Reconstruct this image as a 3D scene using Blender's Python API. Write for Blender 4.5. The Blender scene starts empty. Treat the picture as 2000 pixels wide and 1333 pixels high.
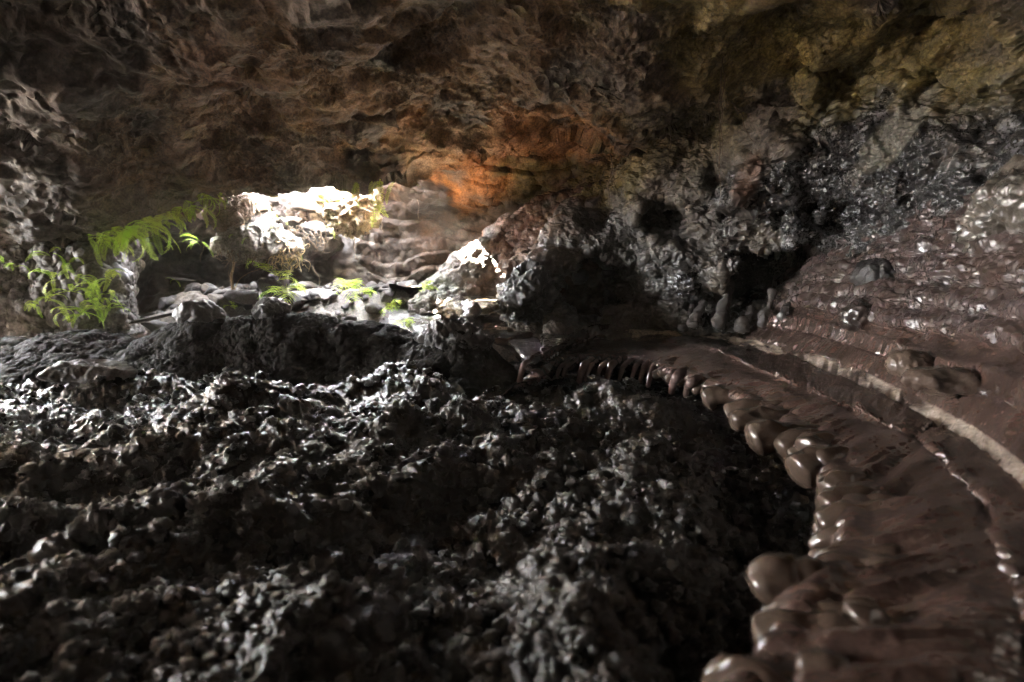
import bpy, math, random
import numpy as np
from mathutils import Vector, Matrix

random.seed(7)
RNG = np.random.default_rng(7)
S = bpy.context.scene
COL = bpy.context.collection

# ------------------------------------------------------------------ camera
F = 0.0009
PITCH = math.radians(6.5)
CAM = np.array((0.0, 0.0, 1.5))
cam_d = bpy.data.cameras.new("camera")
cam = bpy.data.objects.new("camera", cam_d)
COL.objects.link(cam)
cam.location = CAM
cam.rotation_euler = (math.radians(90) - PITCH, 0, 0)
cam_d.sensor_width = 36
cam_d.lens = 20
cam_d.clip_start = 0.02
cam_d.clip_end = 2000
cam_d.dof.use_dof = True
cam_d.dof.focus_distance = 7.0
cam_d.dof.aperture_fstop = 1.1
S.camera = cam

# ------------------------------------------------------------------ sky, sun, exposure
SUN_DIR = np.array((0.62, -0.30, -0.72)); SUN_DIR /= np.linalg.norm(SUN_DIR)
to_sun = -SUN_DIR
w = bpy.data.worlds.new("World"); S.world = w; w.use_nodes = True
nt = w.node_tree
sky = nt.nodes.new("ShaderNodeTexSky"); sky.sky_type = 'NISHITA'; sky.sun_disc = False
sky.sun_elevation = math.asin(to_sun[2])
sky.sun_rotation = math.atan2(to_sun[0], to_sun[1])
bg = nt.nodes["Background"]; bg.inputs[1].default_value = 0.13
hs = nt.nodes.new('ShaderNodeHueSaturation'); hs.inputs['Saturation'].default_value = .12
nt.links.new(sky.outputs[0], hs.inputs['Color']); nt.links.new(hs.outputs[0], bg.inputs[0])
sd = bpy.data.lights.new("sun", 'SUN'); sd.energy = 5.0; sd.angle = math.radians(0.5); sd.color = (1, .93, .82)
so = bpy.data.objects.new("sun", sd); COL.objects.link(so)
so.rotation_euler = Vector(SUN_DIR).to_track_quat('-Z', 'Y').to_euler()
so.location = (-8, 20, 14)
S.view_settings.view_transform = 'Standard'
S.view_settings.look = 'None'
S.view_settings.exposure = 8.85
S.view_settings.gamma = 1
S.cycles.use_denoising = True
S.cycles.max_bounces = 10
S.cycles.diffuse_bounces = 6
S.cycles.glossy_bounces = 4
S.cycles.sample_clamp_indirect = .06   # the scene is exposed 8 stops up, so this is a bright value
S.cycles.use_adaptive_sampling = False
S.cycles.denoising_prefilter = 'ACCURATE'
S.cycles.caustics_reflective = False
S.cycles.caustics_refractive = False
S.cycles.blur_glossy = 0.5
# light portal in the skylight: guides sampling of the sky, gives no light itself
HOLE = (-7.9, -3.8, 9.6, 15.5, 3.9)
GAP = (-2.95, -2.15, 11.6, 12.3)  # added roof gap, placed to let sun onto the mound
HOLE_B = (-3.8, -2.0, 9.6, 11.1)  # added roof opening, lights the hidden floor for bounce
pl = bpy.data.lights.new("skylight_portal", 'AREA'); pl.shape = 'RECTANGLE'
pl.size = HOLE[1]-HOLE[0]; pl.size_y = HOLE[3]-HOLE[2]; pl.cycles.is_portal = True
po = bpy.data.objects.new("skylight_portal", pl); COL.objects.link(po)
pl.size = HOLE_B[1]-HOLE[0]; pl.size_y = 12.4
po.location = ((HOLE[0]+HOLE_B[1])/2, 9.6+6.2, HOLE[4]+.3)

# opening added beyond the left of the view to light the floor
SIDE = (-11.2, -9.6, 1.2, 2.8)   # x range, z range in the plane y = 9.1
pl2 = bpy.data.lights.new("added_side_portal", 'AREA'); pl2.shape = 'RECTANGLE'
pl2.size = SIDE[1]-SIDE[0]; pl2.size_y = SIDE[3]-SIDE[2]; pl2.cycles.is_portal = True
po2 = bpy.data.objects.new("added_side_portal", pl2); COL.objects.link(po2)
po2.matrix_world = Matrix(((1, 0, 0, (SIDE[0]+SIDE[1])/2), (0, 0, 1, 9.25), (0, -1, 0, (SIDE[2]+SIDE[3])/2), (0, 0, 0, 1)))

WEST = (2.6, 7.7, 1.9, 3.3)      # y range, z range of an added unseen light opening in the plane x = -24
pl4 = bpy.data.lights.new("added_west_portal", 'AREA'); pl4.shape = 'RECTANGLE'
pl4.size = WEST[1]-WEST[0]; pl4.size_y = WEST[3]-WEST[2]; pl4.cycles.is_portal = True
po4 = bpy.data.objects.new("added_west_portal", pl4); COL.objects.link(po4)
po4.matrix_world = Matrix(((0, 0, -1, -24.2), (1, 0, 0, (WEST[0]+WEST[1])/2), (0, -1, 0, (WEST[2]+WEST[3])/2), (0, 0, 0, 1)))

# ------------------------------------------------------------------ pixel <-> place helpers
_f = np.array((0, math.cos(PITCH), -math.sin(PITCH)))
_u = np.array((0, math.sin(PITCH), math.cos(PITCH)))
def ray(px, py):
    return _f + _u*(-(py-666.5)*F) + np.array(((px-1000)*F, 0, 0))
def P(px, py, Y):
    d = ray(px, py); return CAM + d*(Y/d[1])
def PZ(px, py, z):
    d = ray(px, py); return CAM + d*((z-CAM[2])/d[2])
def topix(G):
    r = G-CAM; d = np.maximum(r@_f, .05)
    return 1000+r[..., 0]/d/F, 666.5-(r@_u)/d/F

# ------------------------------------------------------------------ noise
def _h(ix, iy, iz, seed):
    h = (ix.astype(np.uint32)*np.uint32(374761393) + iy.astype(np.uint32)*np.uint32(668265263)
         + iz.astype(np.uint32)*np.uint32(2147483647) + np.uint32(seed*1274126177 & 0xffffffff))
    h = (h ^ (h >> np.uint32(13)))*np.uint32(1274126177)
    h = (h ^ (h >> np.uint32(15)))*np.uint32(2246822519)
    return h ^ (h >> np.uint32(16))
_g = np.array([(1,1,0),(-1,1,0),(1,-1,0),(-1,-1,0),(1,0,1),(-1,0,1),(1,0,-1),(-1,0,-1),(0,1,1),(0,-1,1),(0,1,-1),(0,-1,-1),(1,1,0),(0,-1,1),(-1,1,0),(0,-1,-1)], np.float32)
def perlin(Pt, scale, seed=0):
    if np.isscalar(scale): scale = (scale,)*3
    q = (Pt/np.array(scale)+1000.37*(1+.13*seed)).astype(np.float32 if False else np.float64)
    i = np.floor(q); f = (q-i).astype(np.float32); i = i.astype(np.int64)
    u = f*f*f*(f*(f*6-15)+10)
    out = 0
    for dx in (0, 1):
        wx = u[..., 0] if dx else 1-u[..., 0]
        for dy in (0, 1):
            wy = u[..., 1] if dy else 1-u[..., 1]
            for dz in (0, 1):
                wz = u[..., 2] if dz else 1-u[..., 2]
                g = _g[_h(i[..., 0]+dx, i[..., 1]+dy, i[..., 2]+dz, seed) & np.uint32(15)]
                out = out + wx*wy*wz*(g[..., 0]*(f[..., 0]-dx)+g[..., 1]*(f[..., 1]-dy)+g[..., 2]*(f[..., 2]-dz))
    return out
def fbm(Pt, scale, octv=4, seed=0, gain=.5, ridge=False):
    out = 0; a = 1; s = np.array((scale,)*3 if np.isscalar(scale) else scale, float)
    for k in range(octv):
        n = perlin(Pt, s, seed+k)
        out = out + a*((.45-np.abs(n)*1.6) if ridge else n)
        a *= gain; s = s*.5
    return out
def worley(Pt, scale, seed=0):
    if np.isscalar(scale): scale = (scale,)*3
    q = Pt/np.array(scale)+517.3*(1+.17*seed); i = np.floor(q).astype(np.int64); f = (q-i).astype(np.float32)
    F1 = np.full(q.shape[:-1], 9., np.float32)
    for dx in (-1, 0, 1):
        for dy in (-1, 0, 1):
            for dz in (-1, 0, 1):
                h = _h(i[..., 0]+dx, i[..., 1]+dy, i[..., 2]+dz, seed)
                ox = (h & np.uint32(1023)).astype(np.float32)/1023
                oy = ((h >> np.uint32(10)) & np.uint32(1023)).astype(np.float32)/1023
                oz = ((h >> np.uint32(20)) & np.uint32(1023)).astype(np.float32)/1023
                d = (dx+ox-f[..., 0])**2+(dy+oy-f[..., 1])**2+(dz+oz-f[..., 2])**2
                F1 = np.minimum(F1, d)
    return np.sqrt(F1)
def lump(Pt, scale, seed=0, warp=.35):
    """rounded clinker lumps, 0 in the gaps and 1 on the tops"""
    sc = scale if np.isscalar(scale) else scale[0]
    W = np.stack([perlin(Pt, sc*.8, seed+k+20) for k in range(3)], -1)*sc*warp*1.6
    return np.sqrt(np.clip(1-(worley(Pt+W, scale, seed)/.85)**2, 0, 1))

# ------------------------------------------------------------------ surfaces
def crom(C, n):
    """Catmull-Rom through the first axis of C, n samples"""
    m = len(C); t = np.linspace(0, m-1-1e-9, n); k = t.astype(int); u = (t-k)[(...,)+(None,)*(C.ndim-1)]
    Cp = np.concatenate([[2*C[0]-C[1]], C, [2*C[-1]-C[-2]]])
    a, b, c, d = Cp[k], Cp[k+1], Cp[k+2], Cp[k+3]
    return .5*((2*b)+(-a+c)*u+(2*a-5*b+4*c-d)*u*u+(-a+3*b-3*c+d)*u**3)
def loft(ctrl, nr, nc):
    G = crom(np.asarray(ctrl, float), nr)
    return np.ascontiguousarray(crom(np.swapaxes(G, 0, 1), nc).swapaxes(0, 1))
def normals(G, toward=None):
    n = np.cross(np.gradient(G, axis=1), np.gradient(G, axis=0))
    n /= np.maximum(np.linalg.norm(n, axis=-1, keepdims=True), 1e-9)
    if toward is not None:
        s = np.sign(((np.array(toward)-G)*n).sum(-1, keepdims=True)); s[s == 0] = 1
        return n*s
    return n
def mesh_from(name, V, Fq, mat, col=None, wet=None, smooth=True, parent=None):
    me = bpy.data.meshes.new(name)
    V = np.ascontiguousarray(V.reshape(-1, 3), np.float32); Fq = np.ascontiguousarray(Fq, np.int32)
    k = Fq.shape[1]
    me.vertices.add(len(V)); me.vertices.foreach_set('co', V.ravel())
    me.loops.add(Fq.size); me.loops.foreach_set('vertex_index', Fq.ravel())
    me.polygons.add(len(Fq)); me.polygons.foreach_set('loop_start', np.arange(0, Fq.size, k, dtype=np.int32))
    if smooth: me.polygons.foreach_set('use_smooth', np.ones(len(Fq), bool))
    me.update(calc_edges=True)
    if col is not None:
        a = me.attributes.new('Col', 'FLOAT_COLOR', 'POINT')
        c4 = np.ones((len(V), 4), np.float32); c4[:, :3] = np.asarray(col, np.float32).reshape(-1, 3) if np.ndim(col) > 1 else col
        a.data.foreach_set('color', c4.ravel())
    if wet is not None:
        a = me.attributes.new('Wet', 'FLOAT', 'POINT')
        wv = np.zeros(len(V), np.float32); wv[:] = np.asarray(wet, np.float32).ravel() if np.ndim(wet) else wet
        a.data.foreach_set('value', wv)
    if mat: me.materials.append(mat)
    o = bpy.data.objects.new(name, me); COL.objects.link(o)
    if parent: o.parent = parent
    return o
def grid_faces(R, C, wrap=False):
    r = np.arange(R-1)[:, None]; c = np.arange(C if wrap else C-1)[None]
    c2 = (c+1) % C
    return np.stack([r*C+c, r*C+c2, (r+1)*C+c2, (r+1)*C+c], -1).reshape(-1, 4)
def grid_mesh(name, G, mat, col=None, wet=None, flip=False, **k):
    Fq = grid_faces(*G.shape[:2])
    if flip: Fq = Fq[:, ::-1]
    return mesh_from(name, G, Fq, mat, col, wet, **k)
def sstep(x, a, b):
    t = np.clip((x-a)/(b-a), 0, 1); return t*t*(3-2*t)
def tag(o, label=None, cat=None, group=None, kind=None):
    if label: o['label'] = label
    if cat: o['category'] = cat
    if group: o['group'] = group
    if kind: o['kind'] = kind
    return o

# ------------------------------------------------------------------ materials
def rock_mat(name, bumps=((18, .5, .03), (70, .5, .010)), rough=(.85, .28), colvar=(.55, 1.45), stretch=(1, 1, 1), spec=.5, base=None, grain=30, grainamt=.65):
    m = bpy.data.materials.new(name); m.use_nodes = True
    n = m.node_tree.nodes; l = m.node_tree.links; bs = n['Principled BSDF']
    tc = n.new('ShaderNodeTexCoord'); mp = n.new('ShaderNodeMapping'); mp.inputs['Scale'].default_value = stretch
    l.new(tc.outputs['Object'], mp.inputs[0])
    if base is None:
        at = n.new('ShaderNodeAttribute'); at.attribute_name = 'Col'; csock = at.outputs['Color']
    else:
        rg = n.new('ShaderNodeRGB'); rg.outputs[0].default_value = (*base, 1); csock = rg.outputs[0]
    n1 = n.new('ShaderNodeTexNoise'); n1.inputs['Scale'].default_value = 4.5; n1.inputs['Detail'].default_value = 8; n1.inputs['Roughness'].default_value = .65
    l.new(mp.outputs[0], n1.inputs[0])
    r1 = n.new('ShaderNodeMapRange'); r1.inputs[1].default_value = .3; r1.inputs[2].default_value = .7; r1.inputs[3].default_value = colvar[0]; r1.inputs[4].default_value = colvar[1]
    l.new(n1.outputs['Fac'], r1.inputs[0])
    vm = n.new('ShaderNodeVectorMath'); vm.operation = 'SCALE'
    l.new(csock, vm.inputs[0]); l.new(r1.outputs[0], vm.inputs['Scale'])
    n3 = n.new('ShaderNodeTexNoise'); n3.inputs['Scale'].default_value = grain; n3.inputs['Detail'].default_value = 5; n3.inputs['Roughness'].default_value = .7
    l.new(mp.outputs[0], n3.inputs[0])
    r3 = n.new('ShaderNodeMapRange'); r3.inputs[1].default_value = .32; r3.inputs[2].default_value = .68; r3.inputs[3].default_value = 1-grainamt; r3.inputs[4].default_value = 1+grainamt
    l.new(n3.outputs['Fac'], r3.inputs[0])
    vm2 = n.new('ShaderNodeVectorMath'); vm2.operation = 'SCALE'; l.new(vm.outputs[0], vm2.inputs[0]); l.new(r3.outputs[0], vm2.inputs['Scale'])
    l.new(vm2.outputs[0], bs.inputs['Base Color'])
    wa = n.new('ShaderNodeAttribute'); wa.attribute_name = 'Wet'
    n2 = n.new('ShaderNodeTexNoise'); n2.inputs['Scale'].default_value = 9; n2.inputs['Detail'].default_value = 5
    l.new(mp.outputs[0], n2.inputs[0])
    ad = n.new('ShaderNodeMath'); ad.operation = 'MULTIPLY_ADD'; ad.inputs[1].default_value = .9; ad.inputs[2].default_value = -.45
    l.new(n2.outputs['Fac'], ad.inputs[0])
    ad2 = n.new('ShaderNodeMath'); ad2.operation = 'ADD'; l.new(ad.outputs[0], ad2.inputs[0]); l.new(wa.outputs['Fac'], ad2.inputs[1])
    r2 = n.new('ShaderNodeMapRange'); r2.inputs[3].default_value = rough[0]; r2.inputs[4].default_value = rough[1]
    l.new(ad2.outputs[0], r2.inputs[0]); l.new(r2.outputs[0], bs.inputs['Roughness'])
    bs.inputs['Specular IOR Level'].default_value = spec
    prev = None
    for sc, st, di in bumps:
        nn = n.new('ShaderNodeTexNoise'); nn.inputs['Scale'].default_value = sc; nn.inputs['Detail'].default_value = 6; nn.inputs['Roughness'].default_value = .6
        l.new(mp.outputs[0], nn.inputs[0])
        b = n.new('ShaderNodeBump'); b.inputs['Strength'].default_value = st; b.inputs['Distance'].default_value = di
        l.new(nn.outputs['Fac'], b.inputs['Height'])
        if prev: l.new(prev.outputs[0], b.inputs['Normal'])
        prev = b
    l.new(prev.outputs[0], bs.inputs['Normal'])
    return m
M_ROCK = rock_mat('rough_cave_rock', rough=(.85, .10), spec=.9)
M_CLINK = rock_mat('wet_clinker', bumps=((30, .6, .02), (110, .6, .008)), rough=(.6, .17), spec=.7)
M_BANK = rock_mat('dull_clinker', bumps=((30, .6, .02), (110, .6, .008)), rough=(.95, .6), spec=.25)
M_FLOW = rock_mat('smooth_lava', grain=50, grainamt=.35, bumps=((10, .3, .012), (60, .35, .004)), rough=(.45, .10), colvar=(.55, 1.45), spec=1.0)

# ------------------------------------------------------------------ mineral colours of the rock, some light and shade painted in
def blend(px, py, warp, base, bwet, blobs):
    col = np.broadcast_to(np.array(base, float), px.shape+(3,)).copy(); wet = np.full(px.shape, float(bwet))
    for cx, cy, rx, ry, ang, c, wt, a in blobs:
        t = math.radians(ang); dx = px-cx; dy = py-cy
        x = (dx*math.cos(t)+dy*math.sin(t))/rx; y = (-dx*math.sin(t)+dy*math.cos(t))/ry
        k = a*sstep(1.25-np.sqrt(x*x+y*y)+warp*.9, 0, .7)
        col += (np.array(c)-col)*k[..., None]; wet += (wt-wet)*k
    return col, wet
BLACK = (.032, .030, .031); OCHRE = (.42, .19, .06); OLIVE = (.16, .125, .025); LIT_TAN = (.46, .33, .21)
CAVE_BLOBS = [
    (300, 200, 500, 260, 0, (.15, .086, .050), .35, .8),
    (500, 150, 200, 60, 20, (.16, .08, .045), .3, .7),
    (40, 330, 200, 200, 0, (.035, .024, .018), .15, 1), (60, 120, 260, 240, 0, (.035, .026, .02), .3, .9),  # left corner: shade painted into the rock colour
    (900, 130, 350, 160, 0, (.20, .12, .06), .25, .9), (1020, 290, 280, 85, 4, (.42, .215, .085), .2, .9),  # ochre arch, brightened in place of warm light on it
    (880, 285, 150, 60, -12, LIT_TAN, .2, .9),  # ceiling paled to stand in for the light falling there
    (930, 360, 280, 62, -16, OCHRE, .2, 1),
    (1080, 285, 190, 52, 8, (.42, .20, .08), .2, 1),
    (790, 440, 150, 120, 0, (.024, .011, .0045), -.3, 1), (900, 480, 120, 60, 0, (.06, .03, .013), .1, .9),  # left of the recess darkened in colour to read as shade
    (1130, 370, 190, 70, -14, OLIVE, .3, .95),
    (1350, 250, 170, 150, 0, (.11, .085, .03), .3, .9),
    (1280, 130, 160, 100, 0, (.12, .08, .05), .3, .7),
    (1650, 90, 420, 150, 12, (.19, .155, .05), .35, .95),
    (1530, 90, 70, 80, 0, (.34, .27, .08), .3, .8),
    (1050, 460, 130, 85, -25, (.19, .115, .08), .1, .95),
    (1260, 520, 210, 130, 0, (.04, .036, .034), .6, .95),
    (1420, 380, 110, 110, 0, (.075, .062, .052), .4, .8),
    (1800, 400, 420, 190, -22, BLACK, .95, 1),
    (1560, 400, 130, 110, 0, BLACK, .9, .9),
    (1760, 250, 150, 22, -48, (.16, .15, .12), .5, .9),
    (1470, 330, 22, 70, 18, (.16, .09, .06), .3, .8),
]
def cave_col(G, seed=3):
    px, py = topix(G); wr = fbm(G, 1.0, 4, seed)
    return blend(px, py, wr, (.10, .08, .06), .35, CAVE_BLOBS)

# ================================================================== cave floor
def build_floor():
    R, C = 640, 1150
    py = np.concatenate([np.linspace(2600, 1400, 40), np.linspace(1395, 735, R-40)])
    Y = (0-CAM[2])/np.array([ray(1000, p)[2]/ray(1000, p)[1] for p in py]); Y = np.maximum(Y, .05)
    s = np.linspace(-1.35, 1.05, C)
    X = s[None]*(Y[:, None]*1.0+.5); G = np.stack([X, np.broadcast_to(Y[:, None], X.shape), 0*X], -1)
    q = G.copy()
    z = .20*fbm(q, 2.0, 3, 1) + .11*fbm(q, .7, 3, 5)
    px, pyy = topix(G)
    z += .18*np.exp(-(((q[..., 0]+2.6)/1.6)**2+((q[..., 1]-5.6)/.8)**2)) - .15*np.exp(-(((q[..., 0]+1.0)/.8)**2+((q[..., 1]-5.9)/.7)**2))
    z += .10*np.exp(-(((q[..., 0]-.6)/.8)**2+((q[..., 1]-3.4)/1.2)**2))
    big = lump(q, .42, 11); mid = lump(q, .17, 12); 
    z += .16*big*np.clip(.6+1.6*fbm(q, 1.5, 2, 31), 0, 2) + .085*mid*np.clip(.6+1.8*fbm(q, .6, 2, 32), .1, 2)
    rim = crom(np.array([PZ(*p) for p in [(1022,722,.4),(1090,690,.42),(1200,688,.42),(1300,705,.42),(1400,735,.42),(1500,775,.42),(1590,825,.42),(1665,890,.42),(1722,970,.42),(1730,1050,.42),(1700,1140,.42)]]), 60)[:, :2]
    dd = np.min(np.linalg.norm(G[..., None, :2]-rim[::2][None, None], axis=-1), -1) if False else np.full(z.shape, 9.)
    for rx_, ry_ in rim: dd = np.minimum(dd, np.hypot(G[..., 0]-rx_, G[..., 1]-ry_))
    k = 1-sstep(dd, .35, 1.25); z = z*(1-.4*k)-.13*k
    G[..., 2] = z
    N = normals(G, (0, 3, 50))
    small = lump(G, .075, 13) 
    G = G+N*(.034*small*np.clip(.7+1.5*fbm(G, .3, 2, 33), 0, 2)+.035*fbm(G, .13, 4, 17, .6, ridge=True)+.020*fbm(G, .045, 2, 18, .6, ridge=True))[..., None]
    tone = fbm(q, 1.2, 3, 8)
    col = np.array((.021, .016, .0115))*(1+.6*tone[..., None])
    grid_mesh('cave_floor', G, M_CLINK, col, .85+.2*tone, flip=True)['kind'] = 'structure'
    ys = Y[::-1]
    def fz(x, y):
        i = len(Y)-1-min(len(Y)-1, max(0, int(np.searchsorted(ys, y))))
        i = R-1-min(R-1, int(np.searchsorted(-Y[::-1], -y))) if Y[0] > Y[-1] else min(R-1, int(np.searchsorted(Y, y)))
        j = min(C-1, max(0, int(np.searchsorted(s*(Y[i]*1.0+.5), x)))); return G[i, j, 2]
    return fz
FLOOR_Z = build_floor()

def clinker(G, amp=1., seed=0, toward=None):
    N = normals(G, toward)
    d = .20*fbm(G, 1.1, 3, 40+seed)+.12*lump(G, .42, 41+seed)
    G = G+N*(amp*d)[..., None]; N = normals(G, toward)
    return G+N*(amp*(.055*lump(G, .16, 42+seed)+.035*lump(G, .07, 43+seed)+.02*fbm(G, .05, 2, 44+seed)))[..., None]

# ================================================================== clinker bank between the two floors
def build_bank():
    cols = [(-700, 790, 660, 0), (-300, 785, 655, 0), (0, 780, 652, 0), (120, 778, 645, 0), (220, 776, 650, 0), (300, 775, 640, 0), (380, 772, 612, 0), (440, 770, 622, 0), (500, 765, 612, 0),
            (560, 760, 610, 0), (640, 757, 622, 0), (720, 757, 630, 0), (790, 760, 640, 0), (850, 770, 655, 0), (900, 775, 650, 0), (950, 770, 690, 0), (990, 765, 725, 0), (1030, 765, 760, 0), (1070, 775, 790, 0)]
    ctrl = []
    for t in range(6):
        row = []
        for px, fy, cy, _ in cols:
            foot = PZ(px, fy, 0.0); crest = P(px, cy+(26 if px < 830 else 10), 7.9 if px < 870 else 7.9-(px-870)*.003)
            h = crest[2]
            if t == 0: p = foot+np.array((0, -.25, -.12))
            elif t == 1: p = foot*.45+crest*.55+np.array((0, -.1, -.12)) if px < 820 else foot*.5+crest*.5+np.array((0, -.15, -.05))
            elif t == 2: p = crest+np.array((0, -.03, -.08))
            elif t == 3: p = crest+np.array((0, .35, .0))
            elif t == 4: p = crest+np.array((0, .8, -.3*h))
            else: p = crest+np.array((0, 1.3, -h-.25))
            row.append(p)
        ctrl.append(row)
    G = loft(ctrl, 330, 1000)
    G = clinker(G, .7, 0, (-1, 5, 9))
    col = np.array((.010, .008, .0065))*(1+.5*fbm(G, .6, 3, 9)[..., None])
    grid_mesh('clinker_bank', G, M_BANK, col, .1)['kind'] = 'structure'
build_bank()

# ================================================================== far floor behind the bank
def build_far_floor():
    xs = np.linspace(-10, 4.5, 420); ys = np.linspace(8.4, 15.5, 260)
    X, Y = np.meshgrid(xs, ys)
    Z = .05+1.10*sstep(Y, 10.4, 11.5)*sstep(X, -8.3, -6.3)
    Z = Z - .25*sstep(Y, 12.6, 14)
    Z = Z + .55*sstep(X, -2.6, -1.6)*sstep(Y, 8.8, 9.4)*(1-sstep(Y, 10.2, 11.4))
    G = np.stack([X, Y, Z], -1)
    G[..., 2] += .10*fbm(G, .9, 4, 60)+.06*lump(G, .25, 61)*sstep(Y, 10.3, 11)+.03*lump(G, .1, 62)
    col = np.array((.55, .46, .35))*(1+.4*fbm(G, .5, 3, 9)[..., None])  # unseen front strip, added pale to bounce sun onto the ceiling
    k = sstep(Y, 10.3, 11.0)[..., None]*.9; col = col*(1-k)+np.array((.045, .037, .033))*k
    grid_mesh('rubble_floor', G, M_ROCK, col, .15)['kind'] = 'structure'
build_far_floor()

# ================================================================== ceiling
BROW = [(-260, 320, 8.9), (-150, 330, 9.1), (0, 472, 9.5), (150, 475, 9.7), (260, 440, 9.9), (400, 386, 10.1), (480, 372, 10.2), (560, 373, 10.2), (610, 364, 10.3), (650, 356, 10.3), (700, 358, 10.3), (780, 351, 10.4),
        (860, 330, 10.5), (950, 303, 10.5), (1040, 280, 10.4), (1120, 268, 10.2), (1220, 300, 9.9), (1320, 240, 9.1), (1420, 215, 8.5), (1530, 145, 7.7), (1660, 65, 6.9), (1830, 0, 5.9), (2060, -80, 4.9), (2400, -250, 3.7), (3000, -500, 2.6)]
def build_ceiling():
    tops = np.interp([b[0] for b in BROW], [-260, 0, 800, 1200, 1500, 1700, 2000, 2400, 3000], [6, 6.2, 6.3, 6.2, 5.9, 5.5, 4.5, 3.5, 2.4])
    ctrl = [[] for _ in range(11)]
    for (px, by, bY), tY in zip(BROW, tops):
        b = P(px, by, bY); ty = min(-20, by-120)
        ctrl[0].append(np.array((b[0], bY-2.0, 6.6)))
        ctrl[1].append(np.array((b[0], bY-.5, b[2]+1.5)))
        ctrl[2].append(np.array((b[0], bY+.45, b[2]+.4)))
        ctrl[3].append(b)
        for k, fr in enumerate((.85, .6, .3, 0)):
            ctrl[4+k].append(P(px, ty+(by-ty)*fr, tY+(bY-tY)*fr))
        t = ctrl[7][-1]
        ctrl[8].append(np.array((t[0]*.95, t[1]*.5, max(t[2], 4.2)+.1)))
        ctrl[9].append(np.array((t[0]*.9, -1.5, 4.3)))
        ctrl[10].append(np.array((t[0]*.9, -6, 3.0)))
    # dense rows where the camera looks, coarse elsewhere
    C0 = np.array(ctrl)
    G = loft(C0, 1000, 1100)
    keep = np.concatenate([np.arange(0, 200, 5), np.arange(200, 700, 1), np.arange(700, 1000, 5)])
    G = G[keep]
    tw = (0, 5, 1.2)
    N = normals(G, tw)
    st = fbm(G, (1.6, 1.6, .7), 4, 70, .5, ridge=True)
    d = .55*fbm(G, 2.6, 3, 71)+.34*st+.10*lump(G, (1.0, .8, .6), 72)*np.clip(.5+2*fbm(G, 1.5, 2, 73), 0, 1.5)
    G = G+N*(d*.8)[..., None]; N = normals(G, tw)
    pit = lump(G, .30, 75, .35)*np.clip(.2+2.5*fbm(G, 1.1, 2, 77), 0, 1.2)
    rgh = np.clip(.55+1.6*fbm(G, 1.3, 2, 78), .15, 1.3)
    G = G+N*(.16*fbm(G, (1.1, 1.1, .6), 3, 74, .5)+.05*fbm(G, .34, 3, 88, .5)*(.4+rgh)-.05*pit-.04*lump(G, .10, 89, .3)*rgh+.035*fbm(G, .11, 4, 79, .65)*rgh+.03*lump(G, .055, 90, .2)*np.clip(rgh, 0, 1))[..., None]
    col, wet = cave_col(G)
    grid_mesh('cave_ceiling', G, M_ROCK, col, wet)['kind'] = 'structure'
build_ceiling()

# ================================================================== right wall
def build_right_wall():
    rows = [
     [(1000, 690, 9.4), (1080, 700, 9.2), (1180, 675, 9.2), (1310, 655, 9.4), (1430, 655, 9.3), (1550, 640, 8.3), (1650, 520, 7.6), (1800, 490, 6.4), (2020, 470, 5.3), (2300, 460, 4.2), (2800, 450, 3)],
     [(1000, 600, 9.8), (1090, 610, 9.5), (1200, 600, 9.5), (1310, 570, 9.3), (1430, 590, 9.3), (1560, 570, 8.5), (1660, 430, 7.6), (1820, 400, 6.6), (2040, 360, 5.4), (2300, 330, 4.4), (2800, 300, 3.1)],
     [(1010, 520, 10.6), (1090, 500, 9.9), (1200, 520, 9.6), (1310, 480, 9.2), (1430, 500, 9.0), (1550, 460, 8.2), (1670, 340, 7.5), (1830, 300, 6.6), (2060, 250, 5.5), (2300, 200, 4.5), (2800, 100, 3.2)],
     [(1020, 460, 11.3), (1100, 430, 10.5), (1200, 430, 9.9), (1310, 380, 9.3), (1420, 400, 9.0), (1530, 340, 8.2), (1660, 250, 7.5), (1830, 200, 6.5), (2060, 150, 5.5), (2300, 50, 4.5), (2800, -100, 3.2)],
     [(1060, 420, 12.0), (1130, 380, 11.2), (1220, 355, 10.3), (1310, 300, 9.3), (1420, 300, 8.8), (1530, 230, 8.0), (1660, 150, 7.3), (1830, 100, 6.3), (2060, 30, 5.3), (2300, -100, 4.4), (2800, -300, 3)],
     [(1090, 400, 12.6), (1160, 350, 11.9), (1240, 310, 10.8), (1320, 225, 9.3), (1420, 200, 8.6), (1530, 130, 7.8), (1660, 50, 7.0), (1830, -20, 6.0), (2060, -100, 5.0), (2300, -300, 3.9), (2800, -600, 2.7)]]
    G = loft([[P(*p) for p in r] for r in rows], 620, 900)
    px, py = topix(G)
    def dent(G, cx, cy, rx, ry, deep, sd):
        w = perlin(G, .35, sd)*.5+perlin(G, .12, sd+1)*.25
        k = sstep(1.15-np.sqrt(((px-cx)/rx)**2+((py-cy)/ry)**2)+w, 0, .35)
        dr = G-CAM; dr = dr/np.linalg.norm(dr, axis=-1, keepdims=True); dr[..., 2] *= .3
        return G+dr*(deep*k)[..., None]
    N = normals(G, (0, 4, 2))
    G = G+N*(.55*fbm(G, 1.5, 3, 80)+.25*lump(G, (.7, .7, .55), 81))[..., None]
    G = dent(G, 1530, 540, 100, 62, 1.6, 1)
    G = dent(G, 1150, 570, 55, 65, 1.0, 2)
    G = dent(G, 1300, 440, 45, 45, .6, 3)
    N = normals(G, (0, 4, 2))
    wv = G.copy(); 
    fine = .09*fbm(G, .5, 3, 83, .5)+.075*fbm(G, (.38, .38, .3), 5, 84, .6, ridge=True)+.035*lump(G, .09, 85, .3)
    G = G+N*fine[..., None]
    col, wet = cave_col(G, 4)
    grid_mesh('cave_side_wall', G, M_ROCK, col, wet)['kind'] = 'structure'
build_right_wall()

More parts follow.
